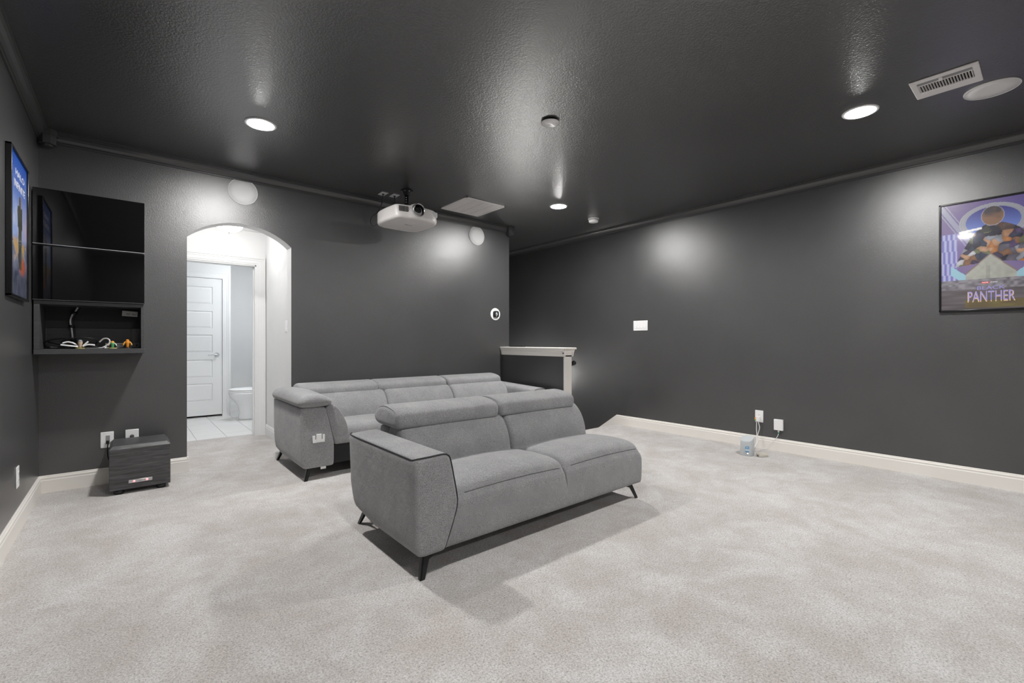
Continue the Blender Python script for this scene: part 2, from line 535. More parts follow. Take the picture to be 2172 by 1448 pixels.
b.prism([(STAIR_Y, 0.128), (STAIR_Y, -0.20), (7.6, -0.20-(7.6-STAIR_Y)*slope), (7.6, 0.128-(7.6-STAIR_Y)*slope)], XR-0.016, XR, 'X')
struct('baseboard_right', b, 'cream_trim')
struct('baseboard_vestibule', B().prism([(HX1-d, h) for d, h in bbp], YB+WT, DY, 'Y'), 'white_trim')
struct('baseboard_bath', B().prism([(8.86-d, h-0.006) for d, h in bbp], 1.235, 1.92, 'X'), 'white_trim')

# ---- stairs
st = thing('stairs', '', '', (4.6, STAIR_Y, 0), kind='structure')
for k in range(1, 13):
    y0 = STAIR_Y + 0.27*(k-1); z = -0.19*k
    bb = B().box(4.045, XR-0.017, y0-0.0, y0+0.27, z-0.19, z)
    part('step', bb, 'carpet', st)
struct('floor_lower', B().box(KX1-WT, XR+WT, 6.9, 7.75, -2.55, -2.47), 'carpet')
# ---- knee wall with white cap and end panel
b = B().box(KX0, KX1, KY+0.012, YB, 0, 0.965); b.box(KX1-0.04, KX1, STAIR_Y, YB+WT, -2.4, 0)
kw = struct('wall_knee', b, 'black_wall')
ox = 0.045
part('cap_board', B().rbox(KX0-ox, KX1+ox, KY-ox, YB-0.001, 1.035, 1.058, 0.006), 'cream_trim', kw)
cap_pr = [(0.0, 0.952), (0.012, 0.952), (0.012, 0.965), (0.016, 0.968), (0.016, 0.982), (0.020, 0.985), (0.020, 1.000), (0.024, 1.004), (0.034, 1.022), (0.036, 1.035), (0, 1.035)]
part('cap_moulding', B().prism([(KX0-d, h) for d, h in cap_pr], KY-0.02, YB-0.001, 'Y'), 'cream_trim', kw)
part('cap_moulding', B().prism([(KX1+d, h) for d, h in cap_pr], KY-0.02, YB-0.001, 'Y'), 'cream_trim', kw)
part('cap_moulding', B().prism([(KY+0.012-d, h) for d, h in cap_pr], KX0-0.02, KX1+0.02, 'X'), 'cream_trim', kw)
part('end_panel', B().box(KX0-0.003, KX1+0.003, KY, KY+0.012, 0, 0.965), 'cream_trim', kw)

# ---- bathroom door frame in the vestibule : casing
def casing(name, x0, x1, zt, yface, w=0.095, mat='white_trim', bottom=0.0):
    """moulded casing around an opening x0..x1 up to zt on the plane y=yface (room side -y)"""
    steps = [(0.0, 0.018, 0.012), (0.018, 0.055, 0.016), (0.055, 0.075, 0.020), (0.075, w, 0.026)]
    bb = B()
    for a, c, t in steps:
        bb.box(x1+a, x1+c, yface-t, yface, bottom, zt+c)
        bb.box(x0-c, x0-a, yface-t, yface, bottom, zt+c)
        bb.box(x0-a, x1+a, yface-t, yface, zt+a, zt+c)
    return struct(name, bb, mat)
casing('trim_6', OX0, OX1, OZ, DY)
b = B().box(OX0-0.001, OX0+0.014, DY-0.004, DY+0.134, 0, OZ).box(OX1-0.014, OX1+0.001, DY-0.004, DY+0.134, 0, OZ).box(OX0, OX1, DY-0.004, DY+0.134, OZ-0.014, OZ+0.001)
b.box(OX1-0.026, OX1-0.014, DY+0.05, DY+0.09, 0, OZ-0.014)
struct('trim_7', b, 'white_trim')
casing('trim_8', 0.34, 1.125, 2.085, 8.22, 0.085, bottom=-0.01)
# five-panel closet door
DX0, DX1, DZ0, DZ1, DYF = 0.343, 1.1225, 0.022, 2.0825, 8.228
b = B().box(DX0, DX1, DYF+0.010, DYF+0.045, DZ0, DZ1)
pz = [(1.692, 1.950), (1.330, 1.585), (0.966, 1.230), (0.590, 0.856), (0.234, 0.497)]
px0, px1 = DX0+0.125, DX1-0.125
b.box(DX0, px0, DYF, DYF+0.010, DZ0, DZ1); b.box(px1, DX1, DYF, DYF+0.010, DZ0, DZ1)
zs = [DZ1] + [z for p in pz for z in (p[1], p[0])] + [DZ0]
for k in range(0, len(zs), 2): b.box(px0, px1, DYF, DYF+0.010, zs[k+1], zs[k])
door = struct('door_1', b, 'white_trim')
for z0, z1 in pz:
    e = 0.028
    bb = B(); prr = [(px0+0.004, z0+0.004), (px1-0.004, z0+0.004), (px1-0.004, z1-0.004), (px0+0.004, z1-0.004)]
    inn = [(px0+e, z0+e), (px1-e, z0+e), (px1-e, z1-e), (px0+e, z1-e)]
    vs = [(x, DYF+0.0095, z) for x, z in prr] + [(x, DYF+0.003, z) for x, z in inn]
    bb._add(vs, [(4, 5, 6, 7)] + [(i, (i+1) % 4, 4+(i+1) % 4, 4+i) for i in range(4)] + [(3, 2, 1, 0)])
    part('panel', bb, 'white_trim', door)
hb = B().lathe([(0, -0.010), (0.030, -0.010), (0.032, -0.004), (0.032, 0.0), (0, 0.0)], (1.055, DYF, 0.93), 24, 'Y')
hb.lathe([(0, -0.05), (0.011, -0.05), (0.011, 0.0), (0, 0)], (1.055, DYF, 0.93), 16, 'Y')
hb.tube([(1.055, DYF-0.048, 0.93), (1.02, DYF-0.052, 0.932), (0.97, DYF-0.050, 0.926), (0.935, DYF-0.046, 0.928)], 0.008, 8, 0, 4)
part('handle', hb, 'steel', door, 'brushed steel lever handle')

# ================================================================== LAMPS
def recessed(x, y, label, em):
    t = thing('recessed_light', label, 'light', (x, y, ZC), 'recessed ceiling lights')
    part('trim_ring', B().lathe([(0.084, 0.0005), (0.104, 0.0005), (0.104, -0.004), (0.098, -0.008), (0.088, -0.008), (0.084, -0.004), (0.084, 0.0005)], (x, y, ZC), 40), 'white_plastic', t)
    part('lens', B().lathe([(0.0, -0.012), (0.03, -0.0112), (0.055, -0.009), (0.075, -0.005), (0.083, -0.001), (0.083, 0.0005), (0, 0.0005)], (x, y, ZC), 36), em, t, 'glowing frosted lens')
A_LENS = PI*0.083**2
M['can_lens'] = emit('can_lens', (1.0, 0.985, 0.965), CAN_W/(PI*A_LENS))
M['can_lens_dim'] = emit('can_lens_dimmed', (1.0, 0.985, 0.965), CAN_DIM_W/(PI*A_LENS))   # unseen front lights, set dimmer to balance the carpet brightness
recessed(0.742, 3.70, 'lit recessed ceiling light in front of the arched doorway', 'can_lens')
recessed(3.836, 3.72, 'lit recessed ceiling light near the stair opening', 'can_lens')
recessed(3.836, 0.864, 'lit recessed ceiling light near the ceiling vent', 'can_lens')
recessed(0.742, 0.864, 'lit recessed ceiling light above the camera by the left wall', 'can_lens_dim')
recessed(0.742, -1.95, 'lit recessed ceiling light in the front left of the room', 'can_lens_dim')
recessed(3.836, -1.95, 'lit recessed ceiling light in the front right of the room', 'can_lens_dim')

def dome_light(x, y, z, r, w, label, tint=(1.0, 0.99, 0.97)):
    m = emit('dome_glass', tint, w/(PI*PI*r*r*1.25))
    t = thing('flush_mount_light', label, 'light', (x, y, z))
    part('base', B().lathe([(0, HCZ-z), (r*0.5, HCZ-z), (r*0.5, 0.0), (r*1.02, 0), (r*1.02, -0.018), (r*0.95, -0.022), (0, -0.022)], (x, y, z), 32), 'white_plastic', t)
    part('glass_dome', B().lathe([(r*0.96, -0.02), (r*0.95, -0.04), (r*0.86, -0.07), (r*0.68, -0.095), (r*0.42, -0.112), (r*0.15, -0.12), (0, -0.12)], (x, y, z), 32), m, t, 'glowing white glass dome')
    part('finial', B().lathe([(0, -0.118), (0.008, -0.119), (0.010, -0.126), (0.005, -0.134), (0, -0.136)], (x, y, z), 12), 'steel', t)
dome_light(0.83, 5.62, HCZ-0.035, 0.14, HALL_W, 'white dome ceiling light glowing inside the arched doorway')
dome_light(1.48, 7.25, HCZ, 0.17, BATH_W, 'unseen white dome ceiling light added in the bathroom beyond the doorway', (0.92, 0.97, 1.0))  # unseen dome, added and placed to brighten the bathroom
# wall lamp low in the stairwell, hidden from the room by the knee wall
m = emit('sconce_glass', (1.0, 0.98, 0.95), STAIR_W/(PI*4*PI*0.065**2))
sx, sy, sz = 4.86, 5.50, 0.56
t = thing('wall_sconce', 'small globe wall lamp in the stairwell behind the knee wall', 'lamp', (sx, sy, sz))
part('back_plate', B().lathe([(0, 0), (0.05, 0), (0.05, -0.012), (0, -0.015)], (XR, sy, sz-0.03), 24, 'X'), 'steel', t)
part('arm', B().tube([(XR-0.01, sy, sz-0.03), (XR-0.08, sy, sz-0.10), (sx+0.03, sy, sz-0.10), (sx, sy, sz-0.06)], 0.007, 8, 0, 4), 'steel', t)
part('light_shield', B().lathe([(0, 0.095), (0.10, 0.095), (0.12, 0.080), (0.122, 0.084), (0.10, 0.100), (0, 0.100)], (sx, sy, sz), 28, 'X'), 'steel', t)  # added disc that keeps the globe's light off the right wall
part('globe', B().lathe([(0.065*math.sin(PI*k/12), -0.065*math.cos(PI*k/12)) for k in range(13)], (sx, sy, sz), 24), m, t)

# ================================================================== SOFAS
def blade_leg(x, y, ix, iy, h=0.112):
    """folded sheet-metal leg; (x,y) foot corner, ix/iy = direction towards the middle of the sofa"""
    bb = B(); th = 0.007
    pr = [(0.0, 0.0), (0.024, 0.0), (0.060, 0.078), (0.150, h), (0.034, h)]
    pr2 = [(0.0, 0.0), (0.022, 0.0), (0.056, 0.080), (0.120, h), (0.034, h)]
    bb.prism([(x+ix*a, z) for a, z in pr], y, y+iy*th, 'Y')
    for v in bb.bm.verts: v.co.y += iy*0.034*v.co.z/h          # splay
    b2 = B().prism([(y+iy*a, z) for a, z in pr2], x, x+ix*th, 'X')
    for v in b2.bm.verts: v.co.x += ix*0.034*v.co.z/h
    bb.merge(b2.bm)
    return bb

def crown_fn(x0, x1, y0, y1, amp, zmin):
    """gentle upward crown of a seat cushion"""
    def f(x, y, z):
        u = max(0.0, min(1.0, (x-x0)/(x1-x0))); v = max(0.0, min(1.0, (y-y0)/(y1-y0)))
        k = max(0.0, (z-zmin)/0.12)
        return (x, y, z + amp*min(1.0, k)*(math.sin(PI*u)**0.7)*(0.35+0.65*math.sin(PI*min(1.0, v*0.9+0.12))))
    return f

def seat_prof(yf, yb, zb=0.112, zt=0.402):
    return sm([(yf+0.022, zb), (yf+0.006, zb+0.018), (yf, zb+0.10), (yf+0.002, zb+0.20), (yf+0.012, zt-0.062), (yf+0.045, zt-0.018), (yf+0.12, zt), (yf+0.27, zt+0.002), (yb-0.09, zt-0.012), (yb-0.01, zt-0.05), (yb, zb+0.10), (yb-0.02, zb), (yf+0.10, zb), (yf+0.045, zb)], 4)

def back_prof(y0):
    """back cushion, leaning; y0 = front plane at seat height"""
    return sm([(y0+0.01, 0.330), (y0+0.002, 0.42), (y0+0.022, 0.50), (y0+0.060, 0.570), (y0+0.112, 0.622), (y0+0.165, 0.642), (y0+0.225, 0.628), (y0+0.262, 0.56), (y0+0.262, 0.40), (y0+0.24, 0.330)], 4)

def head_prof(y0, z0=0.605, depth=0.345):
    d = depth
    return sm([(y0+0.022, z0+0.002), (y0+0.002, z0+0.018), (y0, z0+0.060), (y0+0.016, z0+0.094), (y0+0.075, z0+0.118), (y0+0.19, z0+0.132), (y0+0.27, z0+0.118), (y0+d-0.03, z0+0.085), (y0+d, z0+0.045), (y0+d-0.04, z0+0.006), (y0+0.19, z0), (y0+0.09, z0)], 4)

# ---------- front two-seat sofa with one arm
FX0, FX1, FY0, FY1 = 1.03, 2.84, 1.92, 2.83
t = thing('sofa', 'grey two-seat sofa without a right arm, nearest the camera', 'sofa', ((FX0+FX1)/2, (FY0+FY1)/2, 0), 'grey fabric sofas')
part('frame', B().rbox(1.15, FX1-0.012, FY0+0.016, FY1, 0.114, 0.30, 0.016).rbox(1.25, FX1-0.02, 2.63, FY1, 0.112, 0.60, 0.03), 'fabric', t)
arm_pr = [(1.075, 0.108), (1.046, 0.122), (1.034, 0.18), (1.028, 0.36), (1.026, 0.54), (1.030, 0.566), (1.046, 0.578), (1.11, 0.582), (1.185, 0.584), (1.212, 0.574), (1.226, 0.548), (1.246, 0.46), (1.264, 0.37), (1.268, 0.325), (1.256, 0.27), (1.222, 0.18), (1.196, 0.118), (1.180, 0.108), (1.14, 0.107), (1.10, 0.107)]
def arm_fn(x, y, z):
    k = max(0.0, (y-2.45)/0.33)
    return (x, y - 0.085*max(0.0, (0.30-z)/0.2)*k - 0.02*k*max(0, 1-abs(z-0.35)/0.25), z + 0.045*k*max(0.0, (0.2-z)/0.1))
arm = part('armrest', B().loft(sm(arm_pr, 3), FY0, 2.775, 'Y', 0.022, 0.045, 5, 10, 0, arm_fn), 'fabric', t)
part('piping', B().tube([(1.045, 2.745, 0.578), (1.030, 2.70, 0.570), (1.029, 2.30, 0.570), (1.029, 2.0, 0.570), (1.030, 1.958, 0.570), (1.036, 1.938, 0.575), (1.052, 1.927, 0.579), (1.11, 1.925, 0.580), (1.180, 1.925, 0.582), (1.208, 1.926, 0.574), (1.225, 1.928, 0.550), (1.246, 1.929, 0.46), (1.264, 1.930, 0.372), (1.267, 1.930, 0.325), (1.255, 1.930, 0.27), (1.221, 1.930, 0.18), (1.194, 1.932, 0.115)], 0.0034, 8, 0, 5), 'piping', arm, 'dark piping cord along the arm edge')
GX = 2.062
for x0, x1, rl, rr, seat_w in ((1.268, GX, 0.016, 0.045, lambda p: max(0.0, min(1.0, (p[1]-0.25)/0.12))), (GX, FX1, 0.045, 0.045, lambda p: max(0.0, min(1.0, (p[1]-0.30)/0.08)))):
    cf = crown_fn(x0, x1, FY0, 2.5, 0.040, 0.30)
    def seat_fn(x, y, z, cf=cf, first=(x0 < 1.5)):
        if first and x < 1.50:       # left end hugs the slanted inner edge of the arm
            E = [(0.10, 1.186), (0.18, 1.221), (0.27, 1.255), (0.325, 1.267), (0.37, 1.264), (0.46, 1.246)]
            e = 1.246
            for (za, xa), (zb, xb) in zip(E, E[1:]):
                if z <= zb: e = xa + (xb-xa)*max(0.0, (z-za)/(zb-za)); break
            x = x + (e - 1.268 + 0.002)*(1.50-x)/(1.50-1.268)
        return cf(x, y, z)
    sc = part('seat_cushion', B().loft(seat_prof(FY0+0.004, 2.50), x0, x1, 'X', rl, rr, 6, 12, 0, seat_fn, seat_w), 'fabric', t)
    cf = crown_fn(x0, x1, FY0, 2.5, 0.040, 0.30)
    sb = B().tube([cf(x0+0.05+(x1-x0-0.10)*k/16, FY0+0.0230, 0.358) for k in range(17)], 0.0016, 6)
    part('seam', sb, 'seam', sc)
for x0, x1 in ((1.238, 2.030), (2.034, 2.815)):
    def bf(x, y, z, x0=x0, x1=x1):
        u = max(0.0, min(1.0, (x-x0)/(x1-x0))); return (x, y - 0.018*math.sin(PI*u)*max(0.0, 1-abs(z-0.5)/0.2), z)
    part('back_cushion', B().loft(back_prof(2.412), x0, x1, 'X', 0.035, 0.035, 5, 8, 0, bf), 'fabric', t)
for x0, x1 in ((1.215, 1.987), (1.993, 2.762)):
    hd = part('headrest', B().loft(head_prof(2.490), x0, x1, 'X', 0.034, 0.034, 5, 6), 'fabric', t)
    pr = head_prof(2.490)
    part('seam', B().tube([(x0+0.010, 2.490+0.17+(p[0]-2.66)*0.90, 0.67+(p[1]-0.67)*0.90) for p in pr[6:28]], 0.0012, 5), 'seam', hd)
for x, y, ix, iy in ((1.060, 1.930, 1, 1), (2.834, 1.952, -1, 1), (1.100, 2.800, 1, -1), (2.820, 2.800, -1, -1)):
    part('leg', blade_leg(x, y, ix, iy), 'black_metal', t, 'black folded metal leg')

# ---------- rear three-seat sofa against the back wall
RY0, RYB = 3.895, 4.835
t = thing('sofa', 'grey three-seat sofa with a padded left arm, against the back wall', 'sofa', (2.43, 4.37, 0), 'grey fabric sofas')
part('frame', B().rbox(1.30, 3.62, 4.62, RYB, 0.11, 0.62, 0.03), 'fabric', t)
part('under_seat_panel', B().box(1.335, 3.58, RY0+0.035, 4.70, 0.105, 0.262), 'under_seat_shade', t)  # near-black panel paints the shade of the hollow under the seats
arm_pr = [(1.115, 0.098), (1.086, 0.110), (1.074, 0.16), (1.068, 0.36), (1.068, 0.57), (1.080, 0.590), (1.16, 0.590), (1.245, 0.588), (1.268, 0.565), (1.290, 0.48), (1.318, 0.36), (1.332, 0.29), (1.333, 0.20), (1.330, 0.115), (1.315, 0.098), (1.27, 0.097), (1.15, 0.097)]
def rarm_fn(x, y, z):
    k = max(0.0, (y-4.55)/0.27)
    return (x, y - 0.05*k*max(0.0, (0.25-z)/0.15), z + 0.03*k*max(0.0, (0.18-z)/0.08))
arm = part('armrest', B().loft(sm(arm_pr, 3), RY0, 4.80, 'Y', 0.016, 0.04, 5, 8, 0, rarm_fn), 'fabric', t)
pil = sm([(1.085, 0.592), (1.056, 0.612), (1.054, 0.645), (1.085, 0.678), (1.15, 0.694), (1.23, 0.688), (1.292, 0.660), (1.318, 0.628), (1.296, 0.600), (1.20, 0.590)], 4)
part('arm_pillow', B().loft(pil, RY0-0.022, 4.80, 'Y', 0.045, 0.05, 6, 8, 0, lambda x, y, z: (x, y, z + 0.018*math.sin(PI*max(0, min(1, (y-3.87)/0.93)))*(1 if z > 0.64 else 0))), 'fabric', arm)
inn = sm([(1.262, 0.560), (1.285, 0.590), (1.325, 0.600), (1.365, 0.575), (1.415, 0.500), (1.448, 0.415), (1.452, 0.345), (1.435, 0.318), (1.345, 0.300), (1.325, 0.33), (1.292, 0.46)], 4)
part('inner_pad', B().loft(inn, RY0+0.004, 4.60, 'Y', 0.018, 0.03, 4, 6), 'fabric', arm)
br = B().box(1.156, 1.176, RY0-0.012, RY0+0.002, 0.305, 0.362).box(1.156, 1.252, RY0-0.010, RY0+0.002, 0.305, 0.330).box(1.186, 1.226, RY0-0.014, RY0+0.002, 0.312, 0.372).box(1.236, 1.252, RY0-0.012, RY0+0.002, 0.318, 0.366)
part('connector_bracket', br, 'white_plastic', arm, 'bright metal sectional connector bracket')
part('law_tag', B().box(1.225, 1.268, RY0+0.010, RY0+0.013, 0.078, 0.100), 'white_cable', t, 'small white tag under the arm')
xs = [1.33, 2.055, 2.83, 3.585]
for k in range(3):
    x0, x1 = xs[k]+0.002, xs[k+1]-0.002
    part('seat_cushion', B().loft(sm([(RY0+0.03, 0.262), (RY0+0.006, 0.275), (RY0+0.004, 0.33), (RY0+0.02, 0.385), (RY0+0.08, 0.415), (RY0+0.25, 0.420), (4.38, 0.410), (4.44, 0.37), (4.44, 0.28), (4.40, 0.262), (RY0+0.12, 0.262), (RY0+0.06, 0.262)], 4), x0, x1, 'X', 0.03, 0.03, 5, 6, 0, crown_fn(x0, x1, RY0, 4.4, 0.02, 0.34)), 'fabric', t)
bx = [1.30, 2.035, 2.825, 3.615]
for k in range(3):
    x0, x1 = bx[k]+0.002, bx[k+1]-0.002
    def bf(x, y, z, x0=x0, x1=x1, k=k):
        u = max(0.0, min(1.0, (x-x0)/(x1-x0)))
        d = 0.014*math.sin(PI*u)*max(0.0, 1-abs(z-0.5)/0.2)
        if k: d -= 0.010*math.exp(-((u-0.62+(z-0.4)*0.9)/0.05)**2)*max(0.0, 1-abs(z-0.44)/0.12)
        return (x, y - d, z)
    part('back_cushion', B().loft(back_prof(4.335), x0, x1, 'X', 0.03, 0.03, 5, 22, 0, bf), 'fabric', t)
for x0, x1 in ((1.225, 1.990), (1.975, 2.808), (2.812, 3.600)):
    part('headrest', B().loft(head_prof(4.475, 0.600, 0.330), x0+0.004, x1-0.004, 'X', 0.034, 0.034, 5, 6), 'fabric', t)
rp = [(3.60, 0.108), (3.62, 0.20), (3.575, 0.32), (3.580, 0.40), (3.598, 0.50), (3.612, 0.552), (3.640, 0.572), (3.72, 0.580), (3.785, 0.576), (3.800, 0.555), (3.804, 0.40), (3.800, 0.20), (3.785, 0.12), (3.75, 0.105)]
arm = part('armrest', B().loft(sm(rp, 3), RY0, 4.80, 'Y', 0.022, 0.04, 5, 8, 0, lambda x, y, z: (x, y, z + 0.035*max(0, (y-RY0)/0.9)*max(0, (z-0.4)/0.18))), 'fabric', t)
part('piping', B().tube([(3.797, 4.70, 0.606), (3.800, 4.2, 0.585), (3.800, 3.95, 0.574), (3.794, 3.915, 0.573), (3.775, 3.898, 0.575), (3.72, 3.893, 0.579), (3.645, 3.893, 0.571), (3.620, 3.894, 0.556), (3.602, 3.894, 0.50), (3.584, 3.895, 0.40)], 0.0034, 8, 0, 5), 'piping', arm, 'dark piping cord along the arm edge')
for x, y, ix, iy in ((1.096, 3.897, 1, 1), (1.095, 4.800, 1, -1), (3.78, 3.91, -1, 1), (3.78, 4.80, -1, -1)):
    part('leg', blade_leg(x, y, ix, iy, 0.112), 'black_metal', t, 'black folded metal leg')

# ================================================================== SUBWOOFER
SX0, SX1, SY0, SY1 = -0.097, 0.263, 4.440, 4.815
t = thing('subwoofer', 'black wood-grain box subwoofer on the carpet in the corner', 'subwoofer', ((SX0+SX1)/2, (SY0+SY1)/2, 0))
part('cabinet', B().rbox(SX0, SX1, SY0, SY1, 0.034, 0.335, 0.003), 'black_ash', t)
bev = 0.020
vs = [(SX0, SY0, 0.335), (SX1, SY0, 0.335), (SX1, SY1, 0.335), (SX0, SY1, 0.335), (SX0+bev, SY0+bev, 0.358), (SX1-bev, SY0+bev, 0.358), (SX1-bev, SY1-bev, 0.358), (SX0+bev, SY1-bev, 0.358)]
bb = B(); bb._add(vs, [(3,2,1,0), (4,5,6,7), (0,1,5,4), (1,2,6,5), (2,3,7,6), (3,0,4,7)])
part('top_panel', bb, 'black_ash', t)
for x in (SX0+0.055, SX1-0.055):
    for y in (SY0+0.045, SY1-0.045):
        part('foot', B().lathe([(0, 0), (0.028, 0), (0.032, 0.010), (0.032, 0.035), (0, 0.035)], (x, y, 0), 20), 'black_plastic', t)
bd = part('badge', B().rbox(0.012, 0.152, SY0-0.004, SY0+0.001, 0.076, 0.100, 0.0015, 1), 'satin_silver', t, 'silver badge strip with two red lamps')
for x in (0.044, 0.120):
    part('indicator', B().lathe([(0, -0.003), (0.0065, -0.002), (0.0075, 0.0), (0, 0)], (x, SY0-0.004, 0.088), 14, 'Y'), 'red_lamp', bd)
part('print', B().box(0.070, 0.092, SY0-0.0046, SY0-0.0038, 0.083, 0.0855).box(0.070, 0.092, SY0-0.0046, SY0-0.0038, 0.0885, 0.091), 'mid_grey', bd)
part('power_cord', B().tube([(SX0+0.03, SY1-0.004, 0.12), (SX0-0.01, SY1+0.012, 0.20), (-0.115, YB-0.026, 0.26), (-0.112, YB-0.020, 0.31), (-0.108, YB-0.014, 0.335)], 0.004, 8, 0, 5), 'black_cable', t)

# ================================================================== WALL CABINET
CX0, CX1, CY0, CY1 = -0.492, 0.104, 4.550, YB-0.002
t = thing('wall_cabinet', 'black wall cabinet with two dark glass doors over an open shelf', 'cabinet', ((CX0+CX1)/2, (CY0+CY1)/2, 1.04))
th = 0.018
part('side_panel', B().rbox(CX0, CX0+0.030, CY0+0.006, CY1, 1.076, 2.19, 0.0015, 1), 'cabinet', t)
part('side_panel', B().rbox(CX1-th, CX1, CY0+0.006, CY1, 1.076, 2.19, 0.0015, 1), 'cabinet', t)
part('top_panel', B().rbox(CX0, CX1, CY0+0.006, CY1, 2.172, 2.19, 0.0015, 1), 'cabinet', t)
part('shelf', B().rbox(CX0+0.030, CX1-th, CY0+0.008, CY1-0.012, 1.795, 1.81, 0.0015, 1), 'cabinet', t)
part('shelf', B().rbox(CX0+0.0, CX1-0.004, CY0+0.004, CY1-0.012, 1.392, 1.418, 0.0015, 1), 'cabinet', t)
part('bottom_panel', B().rbox(CX0, CX1+0.004, CY0, CY1, 1.040, 1.076, 0.0015, 1), 'cabinet', t)
part('back_panel', B().box(CX0+0.030, CX1-th, CY1-0.012, CY1-0.002, 1.42, 2.175).box(CX0+0.030, CX1-th, CY1-0.016, CY1-0.006, 1.235, 1.395), 'cabinet_dark', t)
for z0, z1 in ((1.812, 2.196), (1.424, 1.798)):
    tm = Matrix.Translation((0, CY0, z0)) @ Matrix.Rotation(0.004, 4, 'X') @ Matrix.Translation((0, -CY0, -z0))   # slight tilt added to shift lamp reflections on the glass
    d = part('glass_door', B().rbox(CX0-0.003, CX1+0.003, CY0-0.014, CY0+0.003, z0, z1, 0.0015, 1).xf(tm), 'black_glass', t, 'dark reflective glass lift door')
    part('edge_strip', B().box(CX0-0.003, CX1+0.003, CY0-0.0135, CY0+0.003, z0-0.004, z0).xf(tm), 'satin_silver' if z0 > 1.6 else 'cabinet', d)
part('wall_board', B().box(-0.455, 0.035, CY1-0.004, CY1-0.0005, 1.078, 1.235), 'cabinet', t)
# outlet inside the cabinet
t = thing('wall_outlet', 'dark outlet plate inside the open shelf behind the figurines', 'outlet', (0.055, CY1-0.016, 1.10), 'wall plates')
part('cover_plate', B().rbox(0.020, 0.084, CY1-0.022, CY1-0.014, 1.080, 1.118, 0.002, 1), 'mid_grey', t)
for x in (0.037, 0.066):
    part('socket', B().rbox(x-0.006, x+0.006, CY1-0.0235, CY1-0.021, 1.091, 1.107, 0.001, 1), 'grey_slot', t)
# handwritten label
t = thing('paper_label', 'small grey paper label stuck at the top right of the open shelf', 'label', (0.02, CY0+0.16, 1.355))
rm = frame((0.022, 4.80, 1.352), (1, 0, -0.06), (0.06, 0, 1), (0, -1, 0))
part('sheet', B().box(-0.048, 0.048, -0.021, 0.021, 0, 0.0012).xf(rm), 'paper', t)
ink = B()
for u in (-0.020, -0.012, -0.004, 0.014, 0.022, 0.030): ink.box(u, u+0.0035, -0.010, 0.002, 0.0012, 0.0016)
for u in (-0.020, 0.014): ink.box(u, u+0.010, -0.001, 0.002, 0.0012, 0.0016)
part('handwriting', ink.xf(rm), 'paper_ink', t)
# media box at the back
t = thing('media_box', 'low silver-framed black media box on the open cabinet shelf', 'device', (-0.02, 4.80, 1.076))
part('case', B().rbox(-0.12, 0.012, 4.745, 4.838, 1.077, 1.112, 0.002, 1), 'black_plastic', t)
part('bezel', B().box(-0.124, 0.016, 4.741, 4.75, 1.1105, 1.1165).box(0.008, 0.016, 4.741, 4.75, 1.0765, 1.111).box(-0.124, -0.116, 4.741, 4.75, 1.0765, 1.111), 'satin_silver', t)
part('front_panel', B().box(-0.06, -0.016, 4.7435, 4.746, 1.080, 1.107), 'mid_grey', t)
# braided cable hanging through the shelf
t = thing('cable_bundle', 'white cable with black ties hanging behind the open shelf', 'cable', (-0.31, 4.80, 1.08))
cp_ = [(x, 4.826, z) for x, z in ((-0.284, 1.393), (-0.298, 1.362), (-0.316, 1.33), (-0.326, 1.285), (-0.320, 1.235), (-0.314, 1.17), (-0.309, 1.10), (-0.304, 1.084))]
part('white_cord', B().tube(cp_, 0.006, 8, 0, 5), 'white_cable', t)
part('black_cord', B().tube([(x+0.012, y+0.004, z) for x, y, z in cp_], 0.006, 8, 0, 5), 'black_cable', t)
for q in ((-0.306, 4.828, 1.347), (-0.318, 4.828, 1.245), (-0.308, 4.828, 1.14)):
    part('cable_tie', B().lathe([(0, -0.010), (0.017, -0.010), (0.018, 0), (0.017, 0.010), (0, 0.010)], q, 14), 'black_plastic', t)
# coiled black cables
cc = B()
for k, (r, z, cx, sq) in enumerate(((0.085, 1.150, -0.375, 0.5), (0.078, 1.128, -0.36, 0.35), (0.10, 1.160, -0.27, 0.5), (0.09, 1.120, -0.25, 0.3), (0.11, 1.100, -0.33, 0.25))):
    cc.tube([(cx+r*math.cos(2*PI*q/18), 4.758-0.012*k+r*0.30*math.sin(2*PI*q/18), 1.086+(z-1.086)*(0.5+0.5*math.cos(2*PI*q/18+PI*0.5*(k % 2)+1.4))) for q in range(18)], 0.0045, 7, 0, 2, True)
solo('cable_coil', cc, 'black_cable', 'loose coils of black cable at the back of the open shelf', 'cable')
solo('usb_cable', B().tube([(-0.165, 4.72, 1.081), (-0.14, 4.71, 1.083), (-0.105, 4.705, 1.11), (-0.098, 4.705, 1.135), (-0.112, 4.71, 1.152), (-0.135, 4.715, 1.150), (-0.158, 4.72, 1.125)], 0.0055, 8, 0, 6), 'white_cable', 'pale flat cable looping upward on the open shelf', 'cable')
t = thing('plug_connector', 'small white plug lying on a dark lead, open shelf', 'plug', (-0.11, 4.61, 1.077))
part('plug_body', B().rbox(-0.127, -0.098, 4.60, 4.615, 1.077, 1.090, 0.003), 'white_plastic', t)
part('lead', B().tube([(-0.127, 4.607, 1.083), (-0.18, 4.612, 1.081), (-0.24, 4.64, 1.080), (-0.29, 4.70, 1.081)], 0.0032, 6, 0, 5), 'mid_grey', t)
